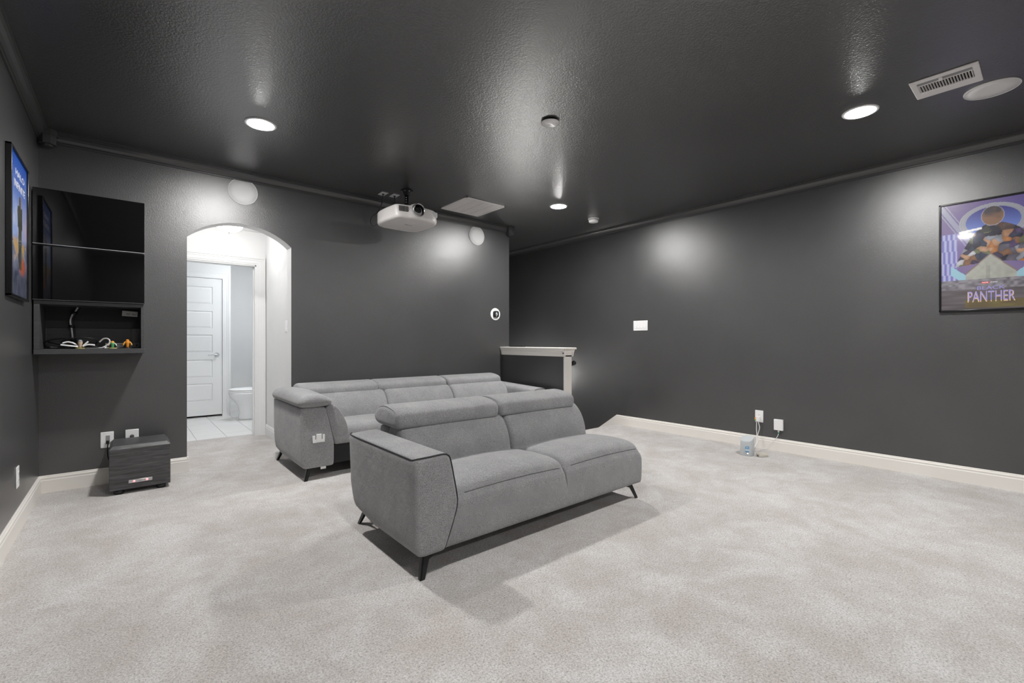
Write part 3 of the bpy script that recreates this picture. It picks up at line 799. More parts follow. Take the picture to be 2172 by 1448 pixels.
# three plain toy figures (generic stand-ins in the same colours)
def figurine(x, y, h, base_m, body_m, head_m, label, sph=0.012):
    t = thing('figurine', label, 'figurine', (x, y, 1.076), 'toy figures on the open shelf')
    part('base', B().lathe([(0, 0), (0.026, 0), (0.026, 0.005), (0.022, 0.007), (0, 0.007)], (x, y, 1.0765), 24), base_m, t)
    part('body', B().lathe([(0, 0.006), (0.010, 0.007), (0.0085, h*0.30), (0.0105, h*0.50), (0.014, h*0.68), (0.011, h*0.78), (0, h*0.80)], (x, y, 1.0765), 18), body_m, t)
    part('head', B().lathe([(sph*math.sin(PI*k/10), h-sph-sph*math.cos(PI*k/10)) for k in range(11)], (x, y, 1.0765), 16), head_m, t)
    return t
f = figurine(0.007, 4.600, 0.070, 'black_plastic', 'orange', 'orange', 'plain orange toy figure on a black base, rightmost on the shelf', 0.011)
for s in (-1, 1): part('arm', B().tube([(0.007+s*0.012, 4.60, 1.128), (0.007+s*0.020, 4.597, 1.118), (0.007+s*0.026, 4.594, 1.100)], 0.0045, 8, 0, 3), 'amber', f)
f = figurine(-0.080, 4.590, 0.058, 'olive', 'green', 'amber', 'plain green toy figure with a yellow head on an olive base', 0.012)
for s in (-1, 1): part('arm', B().tube([(-0.080+s*0.010, 4.59, 1.118), (-0.080+s*0.018, 4.585, 1.110), (-0.080+s*0.024, 4.58, 1.098)], 0.0036, 8, 0, 3), 'skin_tan' if s < 0 else 'white_cable', f)
f = figurine(-0.258, 4.590, 0.066, 'olive', 'skin_tan', 'mid_grey', 'plain tan toy figure between curved white bands, leftmost on the shelf', 0.013)
for pts in ([(-0.27, 4.60, 1.096), (-0.295, 4.60, 1.118), (-0.325, 4.60, 1.126), (-0.352, 4.60, 1.117)], [(-0.27, 4.585, 1.092), (-0.31, 4.575, 1.098), (-0.36, 4.57, 1.106)], [(-0.245, 4.60, 1.096), (-0.228, 4.60, 1.115), (-0.215, 4.60, 1.130)], [(-0.245, 4.585, 1.092), (-0.215, 4.58, 1.107), (-0.178, 4.575, 1.103)]):
    part('band', B().tube(pts, 0.0055, 8, 0, 5), 'white_plastic', f)

# ================================================================== WALL PLATES, SWITCHES, THERMOSTAT
def plate(mat4, w, h, label, cat='outlet', name='wall_outlet', kind='duplex', group='wall plates'):
    t = thing(name, label, cat, mat4.translation, group)
    part('cover_plate', B().rbox(-w/2, w/2, -h/2, h/2, 0.0, 0.006, 0.003).xf(mat4), 'white_plastic', t)
    if kind == 'duplex':
        part('receptacle', B().rbox(-0.017, 0.017, -0.034, 0.034, 0.005, 0.0085, 0.002, 1).xf(mat4), 'white_plastic', t)
        for v in (-0.018, 0.018):
            part('slot', B().box(-0.007, -0.005, v-0.004, v+0.004, 0.0084, 0.0088).box(0.005, 0.007, v-0.004, v+0.004, 0.0084, 0.0088).box(-0.0015, 0.0015, v-0.011, v-0.008, 0.0084, 0.0088).xf(mat4), 'grey_slot', t)
    return t
def rocker(mat4, u, t, dim=False, w=0.030):
    bb = B(); hh = 0.033
    vs = [(u-w/2, -hh, 0.006), (u+w/2, -hh, 0.006), (u+w/2, hh, 0.006), (u-w/2, hh, 0.006), (u-w/2, -hh, 0.0115), (u+w/2, -hh, 0.0115), (u+w/2, 0, 0.0085), (u+w/2, hh, 0.0065), (u-w/2, hh, 0.0065), (u-w/2, 0, 0.0085)]
    bb._add(vs, [(3,2,1,0), (4,5,6,9), (9,6,7,8), (0,1,5,4), (2,3,8,7), (1,2,7,6,5), (3,0,4,9,8)])
    part('rocker', bb.xf(mat4), 'white_plastic', t)
plate(ON_LEFT(3.992, 0.322), 0.080, 0.126, 'white outlet plate low on the left wall by the baseboard')
p1 = plate(ON_BACK(-0.117, 0.348), 0.080, 0.126, 'white outlet plate on the back wall, left edge behind the subwoofer', kind='none')
mm = ON_BACK(-0.117, 0.348)
part('receptacle', B().rbox(-0.008, 0.017, -0.034, 0.034, 0.005, 0.009, 0.001, 1).xf(mm), 'mid_grey', p1)
part('plug', B().rbox(-0.006, 0.014, -0.030, -0.004, 0.009, 0.026, 0.004, 2).xf(mm), 'black_plastic', p1)
p1 = plate(ON_BACK(0.036, 0.350), 0.084, 0.126, 'white cable plate with a black jack above the subwoofer', kind='none')
mm = ON_BACK(0.036, 0.350)
part('jack', B().lathe([(0, 0.006), (0.014, 0.006), (0.014, 0.018), (0.008, 0.022), (0, 0.022)], (0, 0.008, 0), 18).xf(mm), 'grey_slot', p1)
mm = ON_RIGHT(3.505, 1.338)
sw = plate(mm, 0.215, 0.130, 'white four-gang light switch plate on the right wall', 'switch', 'switch_plate', 'none')
for u in (-0.069, -0.023, 0.023, 0.069):
    part('rocker_frame', B().rbox(u-0.0185, u+0.0185, -0.036, 0.036, 0.005, 0.0068, 0.001, 1).xf(mm), 'vent_white', sw)
    rocker(mm, u, sw)
mm = frame((HX1, 5.26, 1.292), (0,-1,0), (0,0,1), (-1,0,0))
sw = plate(mm, 0.075, 0.120, 'white light switch plate inside the arched doorway', 'switch', 'switch_plate', 'none')
rocker(mm, 0, sw)
# right-wall outlet with adapter, network box, gateway
mm = ON_RIGHT(2.035, 0.336)
o1 = plate(mm, 0.082, 0.126, 'white outlet with plugged adapter low on the right wall', kind='duplex')
t = thing('power_adapter', 'white plug-in adapter with green and yellow sticker in outlet', 'adapter', mm @ Vector((-0.004, -0.028, 0.008)))
ad = part('adapter_body', B().rbox(-0.022, 0.016, -0.056, -0.004, 0.0085, 0.036, 0.005).xf(mm), 'white_plastic', t)
part('sticker', B().rbox(-0.036, -0.0225, -0.050, -0.012, 0.010, 0.030, 0.002, 1).xf(mm), 'amber', t)
part('sticker', B().rbox(-0.0365, -0.0225, -0.050, -0.034, 0.0098, 0.0304, 0.002, 1).xf(mm), 'green', t)
part('cord', B().tube([(5.125, 2.052, 0.283), (5.115, 2.050, 0.21), (5.10, 2.040, 0.14), (5.06, 2.030, 0.07), (4.98, 2.025, 0.012), (4.80, 2.02, 0.02)], 0.0042, 8, 0, 5), 'white_cable', t)
part('cord', B().tube([(5.122, 2.036, 0.283), (5.112, 2.018, 0.22), (5.10, 2.032, 0.14), (5.06, 2.020, 0.07), (4.94, 2.010, 0.03), (4.80, 2.005, 0.04)], 0.0042, 8, 0, 5), 'white_cable', t)
mm = ON_RIGHT(1.842, 0.272)
t = thing('network_box', 'white wall box with a hanging lead right of the outlet', 'network box', mm.translation)
part('box_cover', B().rbox(-0.043, 0.043, -0.056, 0.056, 0.0, 0.026, 0.004).xf(mm), 'white_plastic', t)
part('connector', B().rbox(-0.008, 0.008, -0.076, -0.055, 0.006, 0.020, 0.002, 1).xf(mm), 'tan', t)
part('clip', B().rbox(-0.005, 0.005, -0.090, -0.076, 0.008, 0.018, 0.001, 1).xf(mm), 'teal_clip', t)
part('lead', B().tube([mm @ Vector((0, -0.088, 0.013)), (5.13, 1.855, 0.145), (5.11, 1.90, 0.08), (5.09, 1.945, 0.025), (5.03, 1.975, 0.010), (4.94, 1.970, 0.012), (4.80, 1.960, 0.03)], 0.0030, 8, 0, 6), 'white_cable', t)
# gateway / modem on the carpet
gx, gy = 4.735, 1.985
t = thing('wifi_gateway', 'pale grey upright gateway box with a blue sticker on the carpet', 'router', (gx, gy, 0))
ov = [(0.055*math.copysign(abs(math.cos(a))**0.7, math.cos(a)), 0.058*math.copysign(abs(math.sin(a))**0.7, math.sin(a))) for a in [2*PI*k/36 for k in range(36)]]
bb = B(); rows = []
for z, sc_, lean in ((0.0, 1.0, 0), (0.004, 1.02, 0), (0.15, 1.0, 0), (0.168, 0.97, 1), (0.170, 0.90, 1)):
    rows.append([bb.bm.verts.new((gx+x*sc_, gy+y*sc_, z + (0.020*(x/0.055) if lean else 0) + (0.012*(x/0.055) if z == 0.15 else 0))) for x, y in ov])
for i in range(len(rows)-1):
    for k in range(36):
        fc = bb.bm.faces.new((rows[i][k], rows[i][(k+1) % 36], rows[i+1][(k+1) % 36], rows[i+1][k])); fc.smooth = True
bb.bm.faces.new(rows[0]); bb.bm.faces.new(rows[-1])
part('housing', bb, 'router_grey', t)
gn = Vector((-0.92, -0.39, 0)).normalized(); gu = Vector((gn.y*-1, gn.x, 0)) * -1
gm = frame(Vector((gx, gy, 0.07)) + gn*0.0605, (0.39, -0.92, 0), (0, 0, 1), (-0.92, -0.39, 0))
stk = part('sticker', B().rbox(-0.018, 0.018, -0.030, 0.030, -0.004, 0.0012, 0.001, 1).xf(gm), 'pale_print', t, 'blue sticker')
part('sticker_mark', B().box(-0.0165, 0.0165, 0.000, 0.028, 0.0012, 0.0016).box(-0.0165, 0.0165, -0.029, -0.019, 0.0012, 0.0016).xf(gm), 'blue_print', stk)
part('sticker_arch', B().box(-0.010, 0.010, 0.018, 0.022, 0.0016, 0.002).box(-0.010, -0.006, 0.000, 0.020, 0.0016, 0.002).box(0.006, 0.010, 0.000, 0.020, 0.0016, 0.002).box(-0.003, 0.003, 0.008, 0.014, 0.0016, 0.002).xf(gm), 'pale_print', stk)
part('status_light', B().lathe([(0, 0.002), (0.004, 0.0015), (0.0045, 0), (0, 0)], (0.004, -0.042, 0), 12).xf(gm), 'white_led', t)
t = thing('cable_box', 'small cream terminal box lying on the carpet beside the gateway', 'network box', (4.80, 1.87, 0))
cm = Matrix.Translation((4.78, 1.865, 0)) @ Matrix.Rotation(-0.6, 4, 'Z') @ Matrix.Rotation(0.12, 4, 'X')
part('box_body', B().rbox(-0.045, 0.045, -0.03, 0.03, 0.004, 0.030, 0.004).xf(cm), 'tan', t)
part('box_lid', B().rbox(-0.034, 0.034, -0.022, 0.022, 0.029, 0.034, 0.003).xf(cm), 'tan', t)
part('port', B().rbox(-0.049, -0.043, -0.012, 0.002, 0.008, 0.02, 0.001, 1).xf(cm), 'grey_slot', t)

# thermostat
tx, tz = 3.802, 1.497
t = thing('thermostat', 'round white thermostat plate with a small black display', 'thermostat', (tx, YB, tz))
mm = ON_BACK(tx, tz)
part('base_plate', B().lathe([(0, 0), (0.080, 0), (0.082, 0.004), (0.078, 0.008), (0, 0.008)], (0, 0, 0), 40).xf(mm), 'white_plastic', t)
sq = [(0.044*math.copysign(abs(math.cos(a))**0.55, math.cos(a)), 0.044*math.copysign(abs(math.sin(a))**0.55, math.sin(a))) for a in [2*PI*k/40 for k in range(40)]]
part('display', B().loft(sq, 0.008, 0.032, 'Z', 0, 0.006, 4, 1).xf(mm), 'black_plastic', t)
part('digits', text_b('72', 0.032, mm @ Matrix.Translation((0.0, 0.0, 0.0325)), 0.0003), 'digits', t)
part('digits', B().box(-0.008, 0.008, 0.020, 0.024, 0.032, 0.0328).xf(mm), 'digits', t)
part('digits', B().box(-0.007, 0.007, -0.026, -0.020, 0.032, 0.0328).xf(mm), 'digits', t)

# ================================================================== SPEAKERS, CEILING FITTINGS
def grille(mat4, r, label):
    t = thing('speaker', label, 'speaker', mat4.translation, 'round flush speakers')
    part('rim', B().lathe([(r-0.005, 0.0), (r, 0.0), (r, 0.006), (r-0.002, 0.008), (r-0.005, 0.007), (r-0.005, 0.0)], (0, 0, 0), 56).xf(mat4), 'white_plastic', t)
    part('grille', B().lathe([(0, 0.0075), (r*0.5, 0.007), (r-0.005, 0.0055), (r-0.005, 0), (0, 0)], (0, 0, 0), 56).xf(mat4), 'grille', t)
grille(ON_BACK(0.829, 2.521), 0.122, 'round white speaker above the arched doorway')
grille(ON_BACK(3.494, 2.507), 0.122, 'round white speaker on the back wall under the return grille')
grille(ON_CEIL(4.112, 0.259), 0.127, 'round white speaker in the ceiling beside the vent')
# flat round cover
mm = ON_CEIL(2.313, 2.325)
t = thing('sprinkler_cover', 'plain white round cover in the middle of the ceiling', 'cover', mm.translation)
part('cover_disc', B().lathe([(0, 0.010), (0.060, 0.010), (0.066, 0.012), (0.066, 0.014), (0, 0.015)], (0, 0, 0), 40).xf(mm), 'white_plastic', t)
part('collar', B().lathe([(0, 0), (0.050, 0), (0.050, 0.010), (0, 0.010)], (0, 0, 0), 32).xf(mm), 'black_plastic', t)
# smoke detector
mm = ON_CEIL(4.561, 3.804)
t = thing('smoke_detector', 'white smoke detector on the ceiling near the right wall', 'detector', mm.translation)
part('base', B().lathe([(0, 0), (0.070, 0), (0.070, 0.012), (0.066, 0.014), (0, 0.014)], (0, 0, 0), 36).xf(mm), 'white_plastic', t)
part('housing', B().lathe([(0, 0.014), (0.062, 0.014), (0.060, 0.044), (0.054, 0.050), (0, 0.052)], (0, 0, 0), 36).xf(mm), 'white_plastic', t)
part('sensor_slots', B().lathe([(0.0605, 0.020), (0.0625, 0.020), (0.0625, 0.025), (0.0605, 0.025), (0.0605, 0.020)], (0, 0, 0), 36).xf(mm), 'mid_grey', t)
# supply vent with louvres
vx0, vx1, vy0, vy1 = 3.640, 3.920, 0.280, 0.580
t = thing('air_vent', 'white rectangular ceiling air vent with short louvres', 'vent', ((vx0+vx1)/2, (vy0+vy1)/2, ZC))
fw = 0.030
z0 = ZC-0.009
part('frame', B().rbox(vx0, vx0+0.042, vy0, vy1, z0, ZC, 0.003, 1).rbox(vx1-0.085, vx1, vy0, vy1, z0, ZC, 0.003, 1).rbox(vx0+0.04, vx1-0.08, vy0, vy0+fw, z0, ZC, 0.003, 1).rbox(vx0+0.04, vx1-0.08, vy1-fw, vy1, z0, ZC, 0.003, 1), 'vent_white', t)
part('duct_shade_sheet', B().box(vx0+0.04, vx1-0.08, vy0+0.02, vy1-0.02, ZC-0.0015, ZC-0.0005), 'shade_black', t)  # near-black sheet paints the duct's shade, no hole is cut
part('damper_plate', B().box(vx0+0.042, vx0+0.080, vy0+fw, vy1-fw, ZC-0.004, ZC-0.002), 'mid_grey', t)
part('divider', B().box(vx0+0.080, vx0+0.090, vy0+fw, vy1-fw, z0+0.001, ZC-0.002), 'vent_white', t)
part('damper_lever', B().rbox(vx0+0.045, vx0+0.085, (vy0+vy1)/2+0.005, (vy0+vy1)/2+0.022, z0-0.004, ZC-0.004, 0.002, 1), 'vent_white', t)
sv = B()
for k in range(19):
    y = vy0+fw+0.005 + k*(vy1-vy0-2*fw-0.01)/18
    bb = B().box(-0.0012, 0.0012, -0.004, 0.004, 0, 1)
    bb.xf(frame((vx0+0.090, y, ZC-0.0055), (0, 1, 0), (0, 0.35, -0.94), (vx1-0.083-vx0-0.090, 0, 0)))
    part('louvre', bb, 'vent_white', t)
# return air grille
rx0, rx1, ry0, ry1 = 2.817, 3.365, 4.110, 4.660
t = thing('return_grille', 'large square white return air grille in the ceiling', 'vent', ((rx0+rx1)/2, (ry0+ry1)/2, ZC))
z0 = ZC-0.012
part('frame', B().rbox(rx0, rx0+0.022, ry0, ry1, z0, ZC, 0.003, 1).rbox(rx1-0.022, rx1, ry0, ry1, z0, ZC, 0.003, 1).rbox(rx0, rx1, ry0, ry0+0.022, z0, ZC, 0.003, 1).rbox(rx0, rx1, ry1-0.022, ry1, z0, ZC, 0.003, 1), 'vent_white', t)
pw = (rx1-rx0-0.044)/4
for k in range(4):
    x0 = rx0+0.022+k*pw
    pn = part('panel', B().box(x0+0.002, x0+pw-0.002, ry0+0.02, ry1-0.02, ZC-0.006, ZC-0.0005), 'vent_white', t)
    lv = B(); nl = 22
    for q in range(nl):
        y = ry0+0.03+(ry1-ry0-0.06)*q/(nl-1)
        lv.box(x0+0.004, x0+pw-0.004, y-0.007, y+0.002, ZC-0.0105, ZC-0.006)
    lo = part('fins', lv, 'vent_white', pn); lo['kind'] = 'stuff'
# two small cable plates beside the projector mount
for x, y, lab in ((2.085, 4.60, 'small white ceiling plate farther from the projector mount'), (2.207, 4.585, 'small white ceiling plate next to the projector mount')):
    mm = ON_CEIL(x, y)
    t = thing('cable_plate', lab, 'wall plate', mm.translation, 'ceiling cable plates')
    part('plate', B().rbox(-0.036, 0.036, -0.058, 0.058, 0, 0.006, 0.002, 1).xf(mm), 'white_plastic', t)
    part('socket', B().lathe([(0, 0.006), (0.013, 0.006), (0.013, 0.014), (0, 0.014)], (0, 0, 0), 16).xf(mm), 'grey_slot', t)

# ================================================================== PROJECTOR
t = thing('projector', 'white projector hanging upside down from a black ceiling mount', 'projector', (2.17, 4.22, 2.29))
PX0, PX1, PYF, PYB, PZ0, PZ1 = 1.908, 2.405, 3.925, 4.455, 2.292, 2.425
outline = sm([(PX0+0.012, PYF+0.12), (PX0+0.03, PYF+0.035), (PX0+0.12, PYF+0.006), (2.11, PYF-0.022), (PX1-0.13, PYF-0.002), (PX1-0.055, PYF+0.035), (PX1-0.008, PYF+0.12), (PX1+0.002, PYF+0.30), (PX1-0.012, PYB-0.09), (PX1-0.06, PYB-0.01), (2.15, PYB+0.004), (PX0+0.07, PYB-0.01), (PX0+0.012, PYB-0.09), (PX0, PYF+0.30)], 4)
def proj_fn(x, y, z):
    k = (z-PZ0)/(PZ1-PZ0)     # front slopes back towards the top edge
    return (x, y + 0.030*k*max(0, (4.15-y)/0.25), z)
body = part('housing', B().loft(outline, PZ0, PZ1, 'Z', 0.034, 0.020, 6, 4, 0, proj_fn), 'projector_white', t)
LX, LY, LZ = 2.128, PYF-0.016, 2.378
lr = 0.062
lens = part('lens', B().lathe([(lr*0.86, 0.05), (lr, 0.05), (lr*1.03, 0.0), (lr*1.0, -0.014), (lr*0.90, -0.016), (lr*0.87, -0.004), (lr*0.86, 0.05)], (LX, LY, LZ), 40, 'Y'), 'steel', t, 'silver lens ring')
part('lens_barrel', B().lathe([(lr*0.87, -0.006), (lr*0.74, 0.016), (lr*0.72, 0.03), (0, 0.03)], (LX, LY, LZ), 36, 'Y'), 'black_plastic', lens)
part('lens_glass', B().lathe([(0, 0.002), (lr*0.35, 0.006), (lr*0.60, 0.015), (lr*0.72, 0.026), (0, 0.028)], (LX, LY, LZ), 32, 'Y'), 'lens_glass', lens)
part('lens_shroud', B().lathe([(0, 0.03), (lr*1.12, 0.03), (lr*1.18, 0.07), (lr*1.10, 0.12), (0, 0.12)], (LX, LY, LZ), 36, 'Y'), 'projector_white', body)
def fy(x, z):   # front surface of the housing
    fr = sorted(p for p in outline if p[1] < 4.10)
    for p, q in zip(fr, fr[1:]):
        if p[0] <= x <= q[0]:
            y = p[1] + (q[1]-p[1])*(x-p[0])/max(1e-6, q[0]-p[0]); return proj_fn(x, y, z)[1]
    return PYF
vent = part('exhaust_vent', B().prism([(x, fy(x, 2.38)-0.0015) for x in (1.948, 1.97, 1.99, 2.01, 2.035, 2.052)] + [(2.052, 3.99), (1.948, 3.99)], 2.350, 2.408, 'Z'), 'projector_white', body, 'front exhaust vent with upright slots')
for k in range(9):
    x = 1.952 + k*0.0098
    part('slot', B().box(x, x+0.0045, fy(x, 2.35)-0.0035, fy(x, 2.35)+0.02, 2.353, 2.405), 'grey_slot', vent)
part('intake_panel', B().rbox(PX1-0.125, PX1-0.045, fy(PX1-0.09, 2.39)-0.006, fy(PX1-0.09, 2.39)+0.03, 2.352, 2.405, 0.008, 2), 'grille', body)
part('lettering', text_b('EPSON', 0.026, frame((2.155, 4.17, PZ0-0.0004), (1, 0, 0), (0, -1, 0), (0, 0, -1)), 0.0004), 'grey_slot', body, 'dark maker name on the underside')
part('control_print', B().box(2.115, 2.175, 4.060, 4.066, PZ0-0.0006, PZ0+0.001).box(2.10, 2.18, 4.074, 4.082, PZ0-0.0006, PZ0+0.001), 'grille', body)
part('rear_marks', B().box(1.965, 1.985, 4.385, 4.392, PZ0-0.0006, PZ0+0.001).box(2.165, 2.185, 4.40, 4.406, PZ0-0.0006, PZ0+0.001), 'grey_slot', body)
mx, my = 2.235, 4.36
part('pole', B().lathe([(0, PZ1-0.01), (0.020, PZ1-0.01), (0.020, 2.50), (0.026, 2.505), (0.026, 2.56), (0.020, 2.565), (0.020, ZC-0.02), (0, ZC-0.02)], (mx, my, 0), 20), 'black_metal', t)
part('ceiling_flange', B().lathe([(0, ZC-0.0005), (0.062, ZC-0.0005), (0.062, ZC-0.008), (0.040, ZC-0.018), (0.026, ZC-0.05), (0, ZC-0.05)], (mx, my, 0), 28), 'black_metal', t)
br = part('mount_bracket', B().rbox(mx-0.075, mx+0.075, my-0.02, my+0.02, PZ1-0.004, PZ1+0.012, 0.003, 1).rbox(mx-0.02, mx+0.02, my-0.09, my+0.09, PZ1-0.004, PZ1+0.012, 0.003, 1), 'black_metal', t)
for k in range(7):
    a = 2*PI*k/7+0.3
    part('bolt', B().lathe([(0, -0.008), (0.006, -0.007), (0.007, 0.0), (0, 0.0)], (mx+0.050*math.cos(a), my+0.050*math.sin(a), ZC-0.009), 10), 'steel', t)
for k in range(3):
    part('bolt', B().lathe([(0, -0.006), (0.006, -0.005), (0.006, 0.0), (0, 0)], (mx-0.019, my-0.024, ZC-0.08-0.024*k), 10, 'Y'), 'steel', t)
part('power_cord', B().tube([(2.085, 4.60, ZC-0.013), (2.07, 4.61, 2.58), (2.02, 4.60, 2.49), (1.945, 4.56, 2.42), (1.915, 4.53, 2.36), (1.925, 4.50, 2.31), (1.955, 4.47, 2.33), (2.0, 4.45, 2.36)], 0.0042, 8, 0, 6), 'black_cable', t)
part('signal_cord', B().tube([(2.207, 4.585, ZC-0.013), (2.21, 4.58, 2.60), (2.17, 4.56, 2.50), (2.16, 4.50, 2.42), (2.17, 4.45, 2.38)], 0.0055, 8, 0, 6), 'black_cable', t)

# ================================================================== POSTERS
def poster(mat4, w, h, paint_fn, label, nx=150, ny=220):
    t = thing('framed_poster', label, 'poster', mat4 @ Vector((0, -h/2, 0)), 'framed posters')
    fwid, fd = 0.014, 0.026
    part('frame', B().rbox(-w/2, -w/2+fwid, -h/2, h/2, 0, fd, 0.003, 2).rbox(w/2-fwid, w/2, -h/2, h/2, 0, fd, 0.003, 2).rbox(-w/2, w/2, h/2-fwid, h/2, 0, fd, 0.003, 2).rbox(-w/2, w/2, -h/2, -h/2+fwid, 0, fd, 0.003, 2).xf(mat4), 'frame_black', t, 'thin glossy black frame')
    part('backing', B().box(-w/2+0.004, w/2-0.004, -h/2+0.004, h/2-0.004, 0.001, 0.012).xf(mat4), 'black_plastic', t)
    bb = B(); cols = []
    vs = []
    for j in range(ny+1):
        for i in range(nx+1):
            u, v = i/nx, j/ny
            vs.append(bb.bm.verts.new(mat4 @ Vector(((u-0.5)*(w-2*fwid+0.004), (v-0.5)*(h-2*fwid+0.004), 0.0165))))
            cols.append(paint_fn(u, v))
    for j in range(ny):
        for i in range(nx):
            a = j*(nx+1)+i
            bb.bm.faces.new((vs[a], vs[a+1], vs[a+nx+2], vs[a+nx+1]))
    # keep vertex order for the colours
    o = part('print', bb, 'print', t)
    ca = o.data.color_attributes.new('print', 'FLOAT_COLOR', 'POINT')
    for k, c in enumerate(cols): ca.data[k].color = (*c, 1)
    return t
def mix(a, b, k):
    k = max(0.0, min(1.0, k)); return tuple(x+(y-x)*k for x, y in zip(a, b))
def ell(u, v, cx, cy, rx, ry): return math.hypot((u-cx)/rx, (v-cy)/ry)
def hsh(i, j, s=0.0):
    q = math.sin(i*127.1+j*311.7+s*74.7)*43758.5453; return q-math.floor(q)
def vnoise(x, y, s=0.0):
    i, j = math.floor(x), math.floor(y); a, b_ = x-i, y-j
    a = a*a*(3-2*a); b_ = b_*b_*(3-2*b_)
    return (hsh(i, j, s)*(1-a)+hsh(i+1, j, s)*a)*(1-b_)+(hsh(i, j+1, s)*(1-a)+hsh(i+1, j+1, s)*a)*b_
PAL = [(0.035, 0.032, 0.05), (0.06, 0.05, 0.09), (0.10, 0.07, 0.15), (0.14, 0.13, 0.17), (0.24, 0.13, 0.08), (0.40, 0.22, 0.13), (0.50, 0.30, 0.19), (0.46, 0.20, 0.08), (0.30, 0.31, 0.36), (0.16, 0.17, 0.10), (0.52, 0.52, 0.56), (0.05, 0.06, 0.10)]
def cells(u, v, su, sv, seed):
    """irregular colour patches (nearest of jittered points)"""
    x, y = u*su + 0.9*(vnoise(u*17, v*23, seed)-0.5), v*sv + 0.9*(vnoise(u*15, v*21, seed+1)-0.5)
    i0, j0 = math.floor(x), math.floor(y); best = (9, 0, 0)
    for i in (i0-1, i0, i0+1):
        for j in (j0-1, j0, j0+1):
            d = math.hypot(x-i-hsh(i, j, seed), y-j-hsh(i, j, seed+5))
            if d < best[0]: best = (d, i, j)
    d, i, j = best
    c = PAL[int(hsh(i, j, seed+9)*len(PAL)) % len(PAL)]
    return mix(c, tuple(q*0.4 for q in c), d*0.9)
def right_print(u, v):
    n = vnoise(u*26, v*34, 1)
    c = mix((0.17, 0.13, 0.34), (0.21, 0.16, 0.27), vnoise(u*3, v*6, 2))
    if v > 0.8: c = mix(c, (0.09, 0.08, 0.30), (u-0.3))
    # pale architectural bands left and right
    for s in (u, 1-u):
        d = abs((v-0.80)*0.9 + (s-0.15)*1.1)
        if d < 0.035 or 0.055 < d < 0.07: c = mix(c, (0.34, 0.36, 0.46), 0.75)
        if s < 0.17 and 0.20 < v < 0.72: c = mix((0.16, 0.15, 0.42), (0.42, 0.44, 0.66), 0.5+0.5*math.sin(s*120+math.floor(v*9)*1.7))
    e = ell(u, v, 0.52, 0.80, 0.33, 0.16)
    if 0.80 < e < 1.0: c = mix((0.28, 0.29, 0.34), (0.40, 0.41, 0.46), vnoise(e*60, 1))
    elif e <= 0.8: c = mix((0.14, 0.20, 0.52), (0.06, 0.06, 0.24), (v-0.74)*6)
    # busy collage of small dark and warm patches
    g0 = 0.44 - abs(u-0.52)*0.10
    if v < 0.785 - 1.15*(u-0.52)**2*(1.0 if u > 0.52 else 2.4) and v > g0 and abs(u-0.53) < 0.42:
        c = cells(u, v, 15, 21, 21.0)
        if v > 0.70: c = mix(c, (0.030, 0.030, 0.042), 0.8)
    e = ell(u, v, 0.52, 0.845, 0.105, 0.085)
    if e < 1: c = mix((0.23, 0.135, 0.09), (0.07, 0.06, 0.068), (v-0.845)*12+0.35 + 0.9*(n-0.5))
    elif e < 1.06: c = (0.36, 0.35, 0.40)
    if abs((v-0.725)-(u-0.2)*0.09) < 0.010 and 0.19 < u < 0.42: c = (0.80, 0.80, 0.82)
    # plain pale gable, blue wedges, dark ground
    g = 0.50 - abs(u-0.50)*0.72
    if 0.27 < v < g: c = mix((0.40, 0.41, 0.37), (0.26, 0.26, 0.24), 0.6*n + (0.5 if (abs(u-0.475) < 0.02 and v < 0.40) else 0))
    if 0 <= v-g < 0.013 and 0.20 < u < 0.80: c = (0.22, 0.17, 0.15)
    for s in (u, 1-u):
        w1 = 0.42-(s-0.10)*0.62
        if 0.10 < s < 0.26 and w1-0.085 < v < w1: c = (0.30, 0.50, 0.60)
    if v < 0.28: c = mix((0.12, 0.11, 0.13), (0.30, 0.29, 0.32), vnoise(u*30, v*60, 4)*(1 if v > 0.19 else 0.3))
    if v < 0.19: c = mix((0.10, 0.088, 0.095), (0.16, 0.14, 0.15), vnoise(u*4, v*60, 5))
    if 0.015 < v < 0.09 and abs(u-0.53) < 0.28: c = mix((0.20, 0.17, 0.07), (0.10, 0.07, 0.06), vnoise(u*9, v*30, 6))
    return tuple(max(0.0, q*0.92) for q in c)
RW, RH = 0.590, 0.880
mm = ON_RIGHT(0.330, 1.810)
pt = poster(mm, RW, RH, right_print, 'framed purple poster crowded with small patches on the right wall')
def ptext(txt, size, x, y, sx, sy, mat, dz=0.0172):
    return text_b(txt, size, mm @ Matrix.Translation((x, y, dz)) @ Matrix.Diagonal((sx, sy, 1, 1)), 0.0004)
M['title_violet'] = plain('title_violet', (0.30, 0.27, 0.62), 0.35)
M['title_gold'] = plain('title_gold', (0.70, 0.50, 0.30), 0.35)
M['tag_red'] = plain('tag_red', (0.62, 0.06, 0.07), 0.4)
part('title_shadow', ptext('PANTHER', 0.085, 0.0, -0.333, 0.70, 1.42, None, 0.0169), 'title_gold', pt)
part('title', ptext('PANTHER', 0.082, 0.0, -0.327, 0.70, 1.34, None, 0.0174), 'title_violet', pt, 'violet title lettering')
part('title', ptext('BLACK', 0.052, 0.0, -0.262, 0.95, 0.80, None), 'title_violet', pt, 'violet title lettering')
tg = part('studio_tag', B().box(-0.050, -0.008, -0.2265, -0.2125, 0.0166, 0.0170).xf(mm), 'tag_red', pt)
part('studio_lettering', ptext('MARVEL', 0.0135, -0.029, -0.2195, 0.72, 1.0, None, 0.0173), 'white_plastic', tg)
part('studio_lettering', ptext('STUDIOS', 0.0130, 0.018, -0.2195, 0.72, 1.0, None, 0.0173), 'white_plastic', tg)
